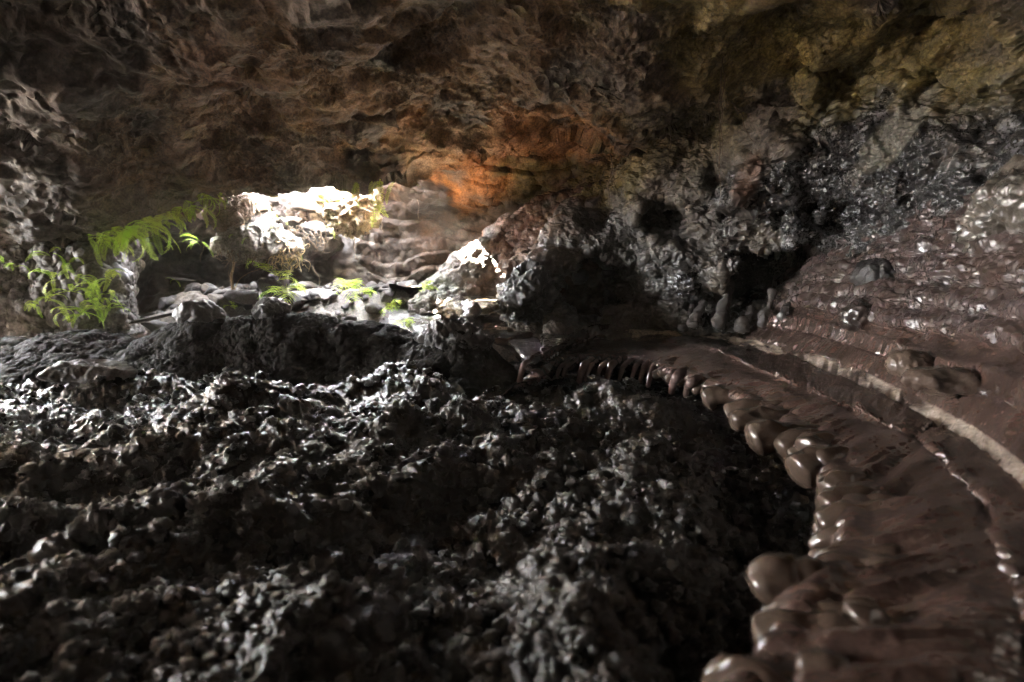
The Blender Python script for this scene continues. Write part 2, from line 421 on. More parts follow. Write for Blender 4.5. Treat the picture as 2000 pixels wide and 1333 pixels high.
# ================================================================== ochre recess
def strata(G, N, amp, seed, sc=.35):
    wz = G[..., 2]+.5*perlin(G, 2.5, seed)+.16*perlin(G, .7, seed+1)+.25*G[..., 0]*.25
    t = wz/sc; k = np.floor(t); fr = t-k
    prof = np.where(fr < .8, fr/.8, (1-fr)/.2)
    r = (_h(k.astype(np.int64), k.astype(np.int64)*0, k.astype(np.int64)*0, seed) & np.uint32(255)).astype(float)/255
    return G+N*(amp*prof*(.3+r))[..., None]
def build_recess():
    px = [690, 740, 800, 880, 960, 1040, 1120, 1200, 1300]
    ys = [[352, 345, 325, 290, 265, 245, 235, 260, 300], [375, 368, 355, 330, 303, 283, 280, 310, 350], [405, 403, 395, 385, 365, 335, 325, 355, 395],
          [450, 450, 440, 430, 415, 400, 390, 410, 440], [510]*9, [570]*9, [645]*9]
    Ys = [[12.9, 12.6, 12.0, 11.3, 11.3, 11.2, 11.0, 10.9, 10.6], [13.1, 12.8, 12.2, 11.8, 11.5, 11.4, 11.3, 11.1, 10.8], [13.4, 13.0, 12.4, 12.0, 11.8, 11.8, 11.7, 11.5, 11.2],
          [13.8, 13.2, 12.8, 12.6, 12.5, 12.4, 12.2, 12, 11.6], [13.8, 13.3, 13, 13, 12.8, 12.7, 12.5, 12.2, 12], [13.8, 13.2, 12.9, 12.8, 12.7, 12.6, 12.5, 12.2, 12], [13.6, 13, 12.6, 12.5, 12.5, 12.5, 12.4, 12.2, 12]]
    G = loft([[P(x, y, Y) for x, y, Y in zip(px, yr, Yr)] for yr, Yr in zip(ys, Ys)], 420, 560)
    top = G[:1].repeat(6, 0).copy()
    lift = .02+.28*sstep(top[0, :, 0], -2.5, -1.5)
    for k in range(6): top[k, :, 2] += (6-k)*lift; top[k, :, 1] += (6-k)*.03
    G = np.concatenate([top, G])
    N = normals(G, (-2, 5, 1.5))
    G = G+N*(.30*fbm(G, 1.3, 4, 90))[..., None]; N = normals(G, (-2, 5, 1.5))
    G = strata(G, N, .12, 5, .30); N = normals(G, (-2, 5, 1.5))
    G = G+N*(.03*fbm(G, .25, 4, 92)+.018*lump(G, .12, 93))[..., None]
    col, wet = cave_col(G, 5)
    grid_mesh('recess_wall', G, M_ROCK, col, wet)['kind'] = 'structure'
build_recess()

# ================================================================== back wall, left wall, mound
def build_back():
    px = [-120, -40, 60, 180, 300, 420, 520, 620, 720, 800, 880]
    rows = [(650, 13.0), (580, 13.6), (500, 13.9), (420, 14.3)]
    ctrl = [[P(x, y, Y) for x in px] for y, Y in rows]
    ctrl.append([P(x, 380, 14.6)*np.array((1, 0, 0))+np.array((0, 14.5, 3.50)) for x in px])
    ctrl.append([P(x, 380, 14.6)*np.array((1, 0, 0))+np.array((0, 15.6, 3.62)) for x in px])
    G = loft(ctrl, 220, 320); N = normals(G, (-3, 5, 2))
    G = G+N*(.45*fbm(G, 1.4, 4, 100)+.12*lump(G, .4, 101)+.05*lump(G, .15, 102))[..., None]
    col = np.array((.030, .020, .015))*(1+.5*fbm(G, .8, 3, 9)[..., None])
    grid_mesh('back_wall', G, M_ROCK, col, .3)['kind'] = 'structure'
    # left wall
    rows = [[(-175, 680, 8.8), (-90, 680, 8.7), (40, 670, 8.8), (140, 665, 9.0), (215, 660, 9.3), (245, 655, 9.9), (250, 650, 11.0), (230, 645, 13.5)],
            [(-175, 580, 9.2), (-90, 580, 9.1), (40, 575, 9.2), (140, 570, 9.3), (212, 570, 9.6), (235, 570, 10.2), (240, 565, 11.2), (220, 560, 13.5)],
            [(-175, 490, 9.4), (-90, 490, 9.4), (20, 500, 9.4), (120, 500, 9.6), (200, 495, 9.8), (225, 490, 10.3), (235, 490, 11.4), (210, 490, 13.5)],
            [(-175, 420, 9.7), (-90, 420, 9.7), (0, 440, 9.9), (120, 440, 10.1), (210, 430, 10.3), (260, 420, 10.8), (260, 420, 11.6), (220, 400, 13.5)]]
    ctrl = [[P(*p) for p in r] for r in rows]
    ctrl.append([p+np.array((0, .5, 2.5)) for p in ctrl[-1]])
    ctrl.append([p+np.array((0, .5, 3.5)) for p in ctrl[-1]])
    ctrl = np.array(ctrl); extra = [crom(ctrl[:, 5:8].swapaxes(0, 1), 9)[k] for k in range(9)]; ctrl = np.concatenate([ctrl[:, :5], np.array(extra).swapaxes(0, 1)], 1)
    G = loft(ctrl, 380, 900); N = normals(G, (-3, 5, 2))
    G = G+N*(.35*fbm(G, 1.2, 3, 110)+.16*lump(G, .38, 111))[..., None]; N = normals(G, (-3, 5, 2))
    G = G+N*(.06*lump(G, .15, 112)+.03*fbm(G, .1, 3, 113))[..., None]
    col = np.array((.075, .064, .057))*(1+.7*fbm(G, .5, 4, 9)[..., None])
    grid_mesh('left_wall', G, M_ROCK, col, .25)['kind'] = 'structure'
    # clay mound at the foot of the recess
    cx = [800, 835, 880, 940, 1000, 1060, 1120, 1180]; cr = [600, 572, 515, 478, 425, 398, 382, 370]
    Yc = [11.6, 11.3, 11.2, 11.2, 11.3, 11.2, 10.9, 10.6]
    r0 = [P(x, 625, 10.3) for x in cx]; r1 = [P(x, 600, 10.5) for x in cx]
    r3 = [P(x, c, Y) for x, c, Y in zip(cx, cr, Yc)]
    r2 = [P(x, .45*600+.55*c, 10.8) for x, c in zip(cx, cr)]
    r4 = [p+np.array((0, .5, -.05)) for p in r3]; r5 = [p+np.array((0, 1.2, -.5)) for p in r3]
    G = loft([r0, r1, r2, r3, r4, r5], 300, 380); N = normals(G, (-1, 5, 4))
    G = G+N*(.16*fbm(G, .9, 3, 120)+.09*lump(G, .35, 121))[..., None]; N = normals(G, (-1, 5, 4))
    G = G+N*(.045*lump(G, .13, 122)+.03*fbm(G, .12, 3, 123))[..., None]
    px, py = topix(G); wr = fbm(G, .5, 3, 4)
    col, wet = blend(px, py, wr, (.045, .030, .018), .1, [(1050, 450, 110, 90, -20, (.16, .085, .05), .15, 1), (960, 545, 60, 25, -20, (.13, .085, .06), .1, .8), (850, 570, 40, 40, 0, (.035, .042, .018), .2, .7)])  # small ellipse paled in colour where the sun patch lies
    grid_mesh('clay_mound', G, M_ROCK, col, wet)['kind'] = 'structure'
build_back()

# ================================================================== hidden shell of bedrock with the skylight, added openings and slabs shaped for the light
def build_shell():
    x0, x1, y0, y1, z = HOLE
    V = []; Q = []
    def box(a, b):
        n = len(V)
        for k in range(8): V.append((a[0] if not k & 1 else b[0], a[1] if not k & 2 else b[1], a[2] if not k & 4 else b[2]))
        Q.extend([[n+i for i in q] for q in ((0, 2, 3, 1), (4, 5, 7, 6), (0, 1, 5, 4), (2, 6, 7, 3), (0, 4, 6, 2), (1, 3, 7, 5))])
    X0, X1, Y0, Y1 = -24, 9, -7, 15.5
    wx0, wx1, wz0, wz1 = SIDE
    g0, g1, g2, g3 = GAP; h0, h1, h2, h3 = HOLE_B; a, b = 3.9, 4.1
    def slab_(xa, ya, xb, yb): box((xa, ya, a), (xb, yb, b))
    slab_(wx1, 9.2, x0, Y1); slab_(x1, 9.2, h1, h2); slab_(x1, h3, g0, Y1); slab_(g0, h3, h1, g2); slab_(g1, g2, h1+.0, g3) if g1 < h1 else None; slab_(g0, g3, h1, Y1)
    box((wx1, 8.9, 4.5), (h1, 9.2, 6.2)); box((h1, 8.9, 4.6), (X1, 9.2, 6.2)); box((h1, 9.2, a), (h1+.15, Y1, 4.8)); box((h1+.15, 9.2, 4.6), (X1, Y1, 4.8))
    v0, v1, v2, v3 = WEST
    box((X0-.5, Y0, -.6), (X0, v0, 6.2)); box((X0-.5, v1, -.6), (X0, 9.2, 6.2)); box((X0-.5, v0, -.6), (X0, v1, v2)); box((X0-.5, v0, v3), (X0, v1, 6.2)); box((X0-60, -30, -.6), (X0-.5, 9.2, v2-.2))
    box((X0, Y0, 5.7), (X1, 9.2, 5.9)); slab_(-5.3, 12.9, x1, Y1)
    box((X0, 9.0, -.6), (wx0, 9.2, 6.2)); box((wx0, 9.0, wz1), (wx1, 9.2, 6.2)); box((wx0, 9.0, -.6), (wx1, 9.2, wz0))
    box((X0-60, 9.2, -.6), (wx1-.1, Y1+40, wz0-.1)); box((wx1-.1, 9.6, -.6), (-8.9, Y1, 4.5))
    box((X1, Y0, -.6), (X1+.5, Y1, 6.2))
    box((X0-.5, Y0-.5, -.6), (X1+.5, Y0, 6.2)); box((x1, Y1, -.6), (X1+.5, Y1+.5, 6.2)); box((X0-.5, Y1, -.6), (x0, Y1+.5, 6.2)); box((x0, Y1, -.6), (x1, Y1+45, 3.5))
    box((X0-.5, Y0-.5, -1.1), (X1+.5, Y1+.5, -.6))
    mesh_from('bedrock', np.array(V, float), np.array(Q), M_SHELL, smooth=False)['kind'] = 'structure'
M_SHELL = rock_mat('bedrock', base=(.16, .12, .09))
build_shell()

# ================================================================== lava bench with its toes
LEV = dict(
 A=[(1022,722,.40),(1090,690,.42),(1200,688,.42),(1300,705,.42),(1400,735,.42),(1500,775,.42),(1590,825,.42),(1665,890,.42),(1722,970,.42),(1730,1050,.42),(1700,1140,.42),(1640,1240,.42),(1560,1400,.42),(1480,1800,.42)],
 B=[(1028,717,.41),(1120,672,.47),(1250,668,.49),(1370,683,.50),(1480,722,.50),(1575,762,.50),(1660,797,.50),(1760,845,.50),(1850,905,.50),(1925,990,.50),(1975,1080,.50),(2000,1200,.50),(2000,1400,.50),(2000,1900,.50)],
 C=[(1036,713,.42),(1150,660,.52),(1290,646,.54),(1400,663,.54),(1500,686,.54),(1590,712,.54),(1690,752,.54),(1790,800,.54),(1890,860,.54),(1990,945,.54),(2080,1050,.54),(2150,1200,.54),(2250,1450,.54),(2400,2000,.54)],
 D=[(1038,712,.43),(1152,658,.54),(1291,639,.565),(1401,652,.575),(1502,673,.585),(1594,697,.585),(1696,732,.585),(1798,780,.585),(1899,835,.585),(2000,910,.585),(2095,1010,.585),(2170,1150,.585),(2280,1400,.585),(2450,1900,.585)],
 E=[(1045,709,.45),(1165,652,.58),(1310,630,.66),(1430,634,.72),(1530,640,.80),(1625,662,.78),(1715,690,.76),(1815,722,.76),(1925,765,.76),(2035,815,.76),(2150,900,.76),(2300,1050,.76),(2450,1300,.76),(2700,1700,.76)])
LEVY = dict(
 F=[(1050,706,7.6),(1180,646,9.3),(1320,626,9.7),(1450,626,9.3),(1550,603,8.0),(1650,618,6.7),(1750,640,5.6),(1850,655,4.9),(1960,680,4.1),(2080,720,3.3),(2250,800,2.7),(2450,900,2.3),(2700,1100,1.9),(3000,1400,1.5)],
 G=[(1055,704,7.7),(1190,644,9.5),(1330,622,9.9),(1460,622,9.5),(1575,558,8.2),(1685,548,7.0),(1790,545,6.1),(1900,555,5.3),(2010,560,4.5),(2130,570,3.8),(2300,600,3.2),(2500,650,2.6),(2800,700,2.0),(3200,800,1.6)],
 H=[(1060,702,7.9),(1200,642,9.7),(1340,618,10.1),(1480,600,9.7),(1620,488,8.4),(1710,462,7.3),(1800,445,6.5),(1900,430,5.8),(2020,415,5.1),(2140,400,4.4),(2350,400,3.6),(2600,380,3.0),(2950,350,2.4),(3400,300,2.0)],
 I=[(1070,690,8.3),(1210,632,10.1),(1350,605,10.5),(1500,560,10.2),(1640,440,8.9),(1730,400,7.8),(1820,380,7.0),(1930,360,6.2),(2060,340,5.4),(2200,320,4.8),(2450,300,3.9),(2700,250,3.3),(3100,200,2.7),(3600,100,2.2)])
def bench_lines():
    L = {k: np.array([PZ(*p) for p in v]) for k, v in LEV.items()}
    L.update({k: np.array([P(*p) for p in v]) for k, v in LEVY.items()})
    return L
LN = bench_lines()
def build_bench():
    n = 1150
    A = crom(LN['A'], n)
    tan = np.gradient(A, axis=0); tan[:, 2] = 0; tan /= np.linalg.norm(tan, axis=1, keepdims=True)
    out = np.stack([-tan[:, 1], tan[:, 0], 0*tan[:, 0]], 1)
    cen = np.array((0, 4.0, 0)); sg = np.sign(((cen-A)*out).sum(1))[:, None]; out = out*sg
    def curve(k): return crom(LN[k], n)
    B, C, D, E, Fl, Gl, H, I = [curve(k) for k in 'BCDEFGHI']
    def mix(a, b, t): return a*(1-t)+b*t
    zz = lambda v: np.array((0, 0, v))
    rows = [A+out*-.30+zz(-.45), A+out*-.12+zz(-.30), A+out*.10+zz(-.17), A+out*.12+zz(-.06), A+out*.04+zz(-.005), mix(A, B, .15)+zz(.012), mix(A, B, .5)+zz(.02), mix(A, B, .85)+zz(.01), B+zz(-.012),
            mix(B, C, .12)+zz(.012), mix(B, C, .5)+zz(.022), mix(B, C, .9), C, D, mix(D, E, .15)+zz(.01), mix(D, E, .5)+zz(.01), mix(D, E, .85), mix(D, E, 1.0)+zz(-.01),
            mix(E, Fl, .12)+zz(.10), mix(E, Fl, .5)+zz(.03), mix(E, Fl, .9), Fl+zz(0),
            mix(Fl, Gl, .12)+zz(.05), mix(Fl, Gl, .4), mix(Fl, Gl, .5)+zz(.07), mix(Fl, Gl, .9), mix(Gl, H, .1)+zz(.08), mix(Gl, H, .35), mix(Gl, H, .5)+zz(.06), mix(Gl, H, .75), H, mix(H, I, .3)+zz(.1), I]
    G0 = np.array(rows)
    dens = np.array([6,6,8,14,14,30,40,14,12,22,26,14,16,14,26,26,12,12,26,26,14,14,26,14,26,22,26,14,26,20,22,12])
    kk = np.concatenate([[i+j/d for j in range(d)] for i, d in enumerate(dens)]+[[len(rows)-1.0]])
    # Catmull-Rom at uneven parameters
    def cr(Cc, t):
        m = len(Cc); t = np.clip(t, 0, m-1-1e-9); k = t.astype(int); u = (t-k)[:, None, None]
        Cp = np.concatenate([[2*Cc[0]-Cc[1]], Cc, [2*Cc[-1]-Cc[-2]]]); a, b, c, d = Cp[k], Cp[k+1], Cp[k+2], Cp[k+3]
        return .5*((2*b)+(-a+c)*u+(2*a-5*b+4*c-d)*u*u+(-a+3*b-3*c+d)*u**3)
    G = cr(G0, kk)
    N = normals(G, (1.5, 5, 30))
    # flow-aligned coordinates: along the arc (s) and across it (row parameter)
    al = np.concatenate([[0], np.cumsum(np.linalg.norm(np.diff(A, axis=0), axis=1))])
    R = G.shape[0]; rp = kk[:, None]*np.ones(n)[None]
    across = np.cumsum(np.concatenate([np.zeros((1, n)), np.linalg.norm(np.diff(G, axis=0), axis=2)]), 0)
    fl = np.stack([np.broadcast_to(al[None], (R, n)), across, 0*across], -1)
    flat = sstep(rp, 4, 5)*(1-sstep(rp, 16.5, 17.5)*.3)
    up = sstep(rp, 20, 22)
    ribs = fbm(fl, (.10, .9, 1), 3, 130)       # wrinkles that run across the bench
    fold = (.45-np.abs(perlin(fl+np.stack([.25*perlin(fl, .8, 3), 0*across, 0*across], -1), (.22, 1.6, 1), 131))*1.7)
    near_edge = sstep(rp, 3.5, 4.5)*(1-sstep(rp, 5.2, 6.6))
    d = flat*(.014*ribs)+near_edge*.05*fold + .05*fbm(G, .9, 3, 132)*sstep(rp, 5, 8)
    beads = np.exp(-((rp-8.3)/.8)**2); bl = lump(fl, (.09, .10, 1), 133, .7)
    d += beads*.06*bl*sstep(al[None], .3, 2.0)*np.clip(.5+2.2*fbm(fl, .5, 2, 145), .0, 1.4)
    crack = np.exp(-((rp-17)/.5)**2); d += crack*(.05*lump(fl, (.09, .1, 1), 134, .6)-.01)
    d += up*(.06*lump(G, (.5, .4, .25), 135, .35)+.06*fbm(G, (.6, .5, .2), 5, 136, .6)+.015*lump(G, .09, 137, .3))
    d += sstep(rp, 17.5, 18.5)*(.03*fbm(G, (.5, .5, .12), 3, 138, ridge=True)+.02*lump(G, .16, 139)*sstep(fbm(G, 1.1, 2, 140), 0, .3))
    d += (1-sstep(rp, 2.5, 4))*(.10*lump(G, .2, 141)+.05*fbm(G, .3, 3, 142))
    d += .004*fbm(G, .04, 2, 143)
    # fracture across the bench
    c0, c1, c2 = PZ(1780, 850, .52), PZ(1880, 800, .56), PZ(2010, 760, .66)
    def segd(p, a, b):
        ab = b-a; t = np.clip(((p-a)@ab)/(ab@ab), 0, 1); return np.linalg.norm(p-(a+t[..., None]*ab), axis=-1)
    wv = np.stack([.06*perlin(G, .2, 150), .06*perlin(G, .2, 151), 0*across], -1)
    sd_ = np.minimum(segd(G+wv, c0, c1), segd(G+wv, c1, c2)); d -= .06*np.exp(-(sd_/.016)**2)
    G = G+N*d[..., None]
    tone = fbm(G, .5, 4, 160)
    base = np.array((.068, .042, .034))*(1+.5*tone[..., None])
    pale = (sstep(rp, 11.6, 12.1)*(1-sstep(rp, 12.9, 13.3)))*sstep(al[None], 1.2, 2.4)*(.55+1.3*fbm(fl, .35, 3, 161))
    base += (np.array((.46, .38, .31))-base)*np.clip(pale, 0, 1)[..., None]  # scarp face painted paler for the light it catches
    dk = up*.8; base += (np.array((.06, .045, .043))-base)*np.clip(dk*(.6+tone), 0, 1)[..., None]
    o = grid_mesh('lava_bench', G, M_FLOW, base, .85+.25*tone-.35*up)
    tag(o, 'long curved bench of smooth brown lava with finger-like toes along its rim', 'lava bench')
    return o
BENCH = build_bench()
M_FLOW.name = 'smooth_lava'

def tube(path, rad, nseg=20, flat=1.0, mat=None, name='x', disp=0, col=None, wet=.9, parent=None, seed=0, up=(0, 0, 1), res=40):
    """closed organic finger along a path with a radius at each station"""
    Pp = crom(np.asarray(path, float), res); r = np.interp(np.linspace(0, len(rad)-1, res), range(len(rad)), rad)
    t = np.gradient(Pp, axis=0); t /= np.linalg.norm(t, axis=1, keepdims=True)+1e-9
    upv = np.array(up, float); s = np.cross(t, upv); s /= np.linalg.norm(s, axis=1, keepdims=True)+1e-9; v = np.cross(s, t)
    # round the two ends
    e = np.linspace(0, 1, res); L = np.linalg.norm(np.diff(Pp, axis=0), axis=1).sum()+1e-6
    x1 = np.clip((1-e)*L/np.maximum(r[-1], 1e-4), 0, 1); cap = np.sqrt(np.clip(1-(1-x1)**2, 0, 1))
    x0 = np.clip(e*L/np.maximum(r[0], 1e-4), 0, 1); cap0 = np.sqrt(np.clip(1-(1-x0)**2, 0, 1))
    r = r*np.maximum(cap*cap0, .02)
    a = np.linspace(0, 2*math.pi, nseg, endpoint=False)
    G = Pp[:, None]+r[:, None, None]*(np.cos(a)[None, :, None]*s[:, None]+flat*np.sin(a)[None, :, None]*v[:, None])
    if disp:
        nn = G-Pp[:, None]; nn /= np.linalg.norm(nn, axis=-1, keepdims=True)+1e-9
        G = G+nn*(disp*fbm(G, .16, 3, 170+seed)*np.minimum(1, (r/max(rad)))[:, None])[..., None]
    V = G.reshape(-1, 3); Fq = grid_faces(res, nseg, True)
    return mesh_from(name, V, Fq[:, ::-1], mat, col, wet, parent=parent)

def smoothr(n=16): pass

# toes: (base px, py) (tip px, py, z) half width, in the photo's order round the rim
def toe(b, tp, w, sd, zb=.40, rise=.03, col=(.07, .048, .036), wet=.95, flat=.85):
    B0 = PZ(b[0], b[1], zb-w*.55); T = PZ(tp[0], tp[1], tp[2])
    dv = T-B0; mid = B0+dv*.5+np.array((0, 0, rise)); q = B0+dv*.82+np.array((0, 0, rise*.5))
    back = B0-dv*.9+np.array((0, 0, -.02)); b1 = B0-dv*.35
    tube([back, b1, B0, mid, q, T], [w*.5, w*.8, w*.9, w*1.0, w*1.02, w*.85], 40, flat, M_TOE, 'lava_toe', .02, col, wet, BENCH, sd, res=60)
M_TOE = rock_mat('smooth_toe_skin', grain=60, grainamt=.25, bumps=((14, .15, .008), (120, .18, .0015)), rough=(.55, .18), colvar=(.75, 1.25), spec=.6)
TOES = [ # near to far along the rim
 ((1560, 1140), (1478, 1160, .26), .115), ((1690, 1130), (1590, 1150, .24), .10),
 ((1600, 1250), (1485, 1260, .28), .085), ((1730, 1230), (1665, 1225, .40), .055), ((1560, 1400), (1400, 1350, .26), .10), ((1700, 1380), (1560, 1340, .36), .08),
 ((1700, 1015), (1600, 1035, .25), .085), ((1715, 975), (1605, 1000, .30), .075), ((1700, 940), (1612, 965, .33), .07), ((1660, 905), (1545, 925, .28), .105), ((1690, 900), (1590, 905, .36), .07),
 ((1640, 870), (1570, 880, .36), .075), ((1550, 855), (1460, 865, .27), .115), ((1600, 860), (1515, 885, .24), .10), ((1540, 820), (1425, 828, .29), .09), ((1490, 800), (1415, 808, .28), .075),
 ((1440, 775), (1372, 785, .25), .105)]
for i, (b, t, wd) in enumerate(TOES): toe(b, t, wd*(1.25 if i > 5 else 1.08), i)
def rim_toes():
    A = crom(LN['A'], 900); B = crom(LN['B'], 900)
    tan = np.gradient(A, axis=0); tan[:, 2] = 0; tan /= np.linalg.norm(tan, axis=1, keepdims=True)
    out = np.stack([-tan[:, 1], tan[:, 0], 0*tan[:, 0]], 1); out *= np.sign(((np.array((0, 4., 0))-A)*out).sum(1))[:, None]
    al = np.concatenate([[0], np.cumsum(np.linalg.norm(np.diff(A, axis=0), axis=1))])
    s_ = np.interp(300, [0, 900], [0, 1]); pos = al[200]; r = np.random.default_rng(5); n = 0
    while pos < al[760]:
        k = int(np.searchsorted(al, pos)); wd = r.uniform(.045, .085)
        sk = tan[k]*r.uniform(-.05, .05); L = r.uniform(.16, .30)
        inn = (B[k]-A[k]); inn[2] = 0; inn /= np.linalg.norm(inn)+1e-6
        b0 = A[k]+inn*.22; b0[2] = .40-wd*.7; b1 = A[k]+inn*.02; b1[2] = .42-wd*.75; m = A[k]+out[k]*L*.6+sk*.5; m[2] = .40-wd-r.uniform(.0, .04); t = A[k]+out[k]*L+sk; t[2] = r.uniform(.20, .30)
        tube([b0, b1, m, t], [wd*.6, wd*.95, wd*1.05, wd*.8], 30, .9, M_TOE, 'lava_toe', .02, (.07, .048, .036), .95, BENCH, 100+n, res=44); n += 1
        pos += wd*r.uniform(1.5, 2.1)
rim_toes()

# curtain of thin drips where the rim hangs over the dark hollow
for i, (tx, ty, z, r) in enumerate([(1013, 750, .14, .045), (1051, 747, .15, .030), (1062, 741, .2, .024), (1087, 738, .18, .030), (1099, 736, .2, .026), (1130, 750, .14, .048), (1143, 746, .16, .03), (1165, 744, .16, .034), (1183, 750, .14, .042),
        (1208, 746, .15, .034), (1232, 748, .15, .033), (1249, 750, .15, .036), (1264, 758, .13, .040), (1297, 737, .22, .03), (1310, 772, .12, .050), (1338, 776, .12, .045)]):
    b = PZ(tx+30, 700+max(0, tx-1260)*.45, .385); m = PZ(tx+14, 712+max(0, tx-1260)*.45, .36); t = PZ(tx, ty, z)
    q = t*.5+m*.5+np.array((0, 0, .05))
    tube([b, m, q, t], [r*1.5, r*1.3, r*1.05, r*.75], 22, 1., M_TOE, 'lava_drip', .012, (.12, .08, .07), 1., BENCH, 40+i, res=40)

# ------------------------------------------------------------------ rocks
def ico(sub):
    import bmesh
    bm = bmesh.new(); bmesh.ops.create_icosphere(bm, subdivisions=sub, radius=1)
    V = np.array([v.co[:] for v in bm.verts]); Fq = np.array([[v.index for v in f.verts] for f in bm.faces]); bm.free(); return V, Fq
ICO = {k: ico(k) for k in (3, 4, 5, 6, 7)}
def rock_shape(sub, seed, nplanes=14, rad=(1, 1, 1), ang=1., rough=.05, fine=.02):
    V, Fq = ICO[sub]; r = np.random.default_rng(seed)
    n = r.normal(size=(nplanes, 3)); n /= np.linalg.norm(n, axis=1, keepdims=True); d = r.uniform(.62, 1., nplanes)
    dt = V@n.T; rr = np.where(dt > .05, d/np.maximum(dt, .05), 9).min(1); rr = np.minimum(rr, 1.15)
    W = V*(1+(rr-1)*ang)[:, None]
    W = W*(1+rough*fbm(W+seed*3.1, .8, 3, seed)+fine*fbm(W+seed*3.1, .2, 3, seed+9))[:, None]
    return W*np.array(rad), Fq
def rot_z(V, a):
    c, s_ = math.cos(a), math.sin(a); return V@np.array(((c, s_, 0), (-s_, c, 0), (0, 0, 1)))
def blob(name, c, rad, seed, col, wet, mat, amp=.2, sub=6, planes=12, ang=.6, lumpy=(.35, .12), flip=False, tiltz=0, parent=None):
    V, Fq = rock_shape(sub, seed, planes, rad, ang)
    V = rot_z(V, tiltz)
    N = V/np.array(rad)**2; N /= np.linalg.norm(N, axis=1, keepdims=True); W = V+np.array(c)
    W = W+N*(amp*(.6*fbm(W, lumpy[0]*2, 3, seed+1)+.35*lump(W, lumpy[0], seed+2)+.20*lump(W, lumpy[1], seed+3)+.38*fbm(W, lumpy[1]*2., 5, seed+4, .62, ridge=True)))[:, None]
    cc = np.array(col)*(1+.5*fbm(W, .4, 3, seed+5)[:, None])
    o = mesh_from(name, W-np.array(c), Fq, mat, cc, wet, parent=parent)
    if parent is None: o.location = c
    return o
M_STONE = rock_mat('grey_stone', bumps=((12, .4, .03), (60, .4, .008)), rough=(.85, .4), colvar=(.6, 1.4))

tag(blob('boulder', P(1030, 580, 9.5), (.36, .35, .46), 3, (.035, .032, .032), .6, M_CLINK, .30, 6), 'black craggy boulder left of the dark hollow at the wall foot', 'boulder')
tag(blob('boulder', P(1082, 648, 9.0), (.13, .12, .10), 5, (.12, .10, .08), .3, M_CLINK, .08, 5, lumpy=(.12, .05)), 'small brown stone at the mouth of the dark hollow', 'boulder')
tag(blob('boulder', P(890, 668, 8.0), (.45, .35, .16), 6, (.032, .028, .026), .6, M_CLINK, .2, 6, lumpy=(.16, .06)), 'low heap of black clinker beside the curved grey slabs', 'boulder')
_fr = P(170, 768, 6.5); _fr[2] = FLOOR_Z(_fr[0], 6.5)+.14
tag(blob('flat_rock', _fr, (.56, .30, .12), 8, (.06, .048, .038), .6, M_STONE, .05, 6, 9, 1., (.2, .07)), 'flat brown slab of rock lying on the clinker below the bank', 'rock')
tag(blob('boulder', P(385, 614, 8.0), (.30, .25, .14), 10, (.035, .03, .026), .4, M_CLINK, .10, 5, lumpy=(.2, .07)), 'dark rounded boulder on the crest of the bank at left', 'boulder')
tag(blob('boulder', P(528, 612, 8.1), (.20, .2, .14), 11, (.03, .027, .024), .4, M_CLINK, .10, 5, lumpy=(.2, .07)), 'dark pointed boulder on the bank crest below the sapling', 'boulder')
# swells on the bench by the right edge
tag(blob('lava_swell', P(1690, 617, 6.3), (.20, .16, .14), 13, (.05, .036, .032), .6, M_FLOW, .10, 5, 8, .4, (.2, .1)), 'small glossy hump on the terraces below the black wall', 'lava swell')
tag(blob('lava_swell', P(1735, 532, 6.6), (.30, .2, .13), 14, (.03, .026, .026), .5, M_CLINK, .14, 5, 8, .4, (.2, .08)), 'black pointed hump on the upper terraces', 'lava swell')
tag(blob('lava_swell', P(1990, 430, 5.25), (.30, .30, .34), 15, (.10, .085, .07), .6, M_FLOW, .24, 6, 6, .1, (.3, .14)), 'pale shiny boss of flowstone high on the right wall', 'lava swell')
tag(blob('lava_swell', P(1785, 718, 4.6), (.16, .12, .09), 16, (.12, .085, .065), .9, M_TOE, .08, 5, 8, .3, (.16, .07)), 'brown crumpled hump beside the long crack', 'lava swell')
tag(blob('lava_swell', P(1860, 745, 3.9), (.30, .16, .07), 17, (.10, .07, .055), .9, M_TOE, .06, 5, 8, .3, (.2, .09)), 'low brown swell behind the long crack', 'lava swell')
for i, (px, y0, y1, Y, r, lab) in enumerate([(1352, 575, 640, 8.9, .10, 'fat grey stump of lava at the wall foot'), (1402, 545, 642, 8.8, .11, 'tallest pale drip of lava at the wall foot'), (1330, 590, 645, 9.0, .07, 'thin grey drip leftmost at the wall foot'),
        (1446, 600, 645, 8.6, .09, 'short drip just right of the tallest pale one'), (1487, 565, 640, 8.4, .08, 'ragged drip in front of the dark alcove'), (1528, 560, 625, 8.0, .06, 'black drip at the right end of the alcove')]):
    a, b = P(px+22, y0, Y+.25), P(px, y1, Y-.15)
    tag(tube([a, a*.6+b*.4+np.array((.03, 0, 0)), a*.3+b*.7, b], [r*.9, r*.6, r*1.0, r*1.15], 28, 1, M_TOE, 'lava_drip', .06, (.10, .09, .085), .85, None, 70+i, res=40), lab, 'lava drip', 'drips at the foot of the right wall')

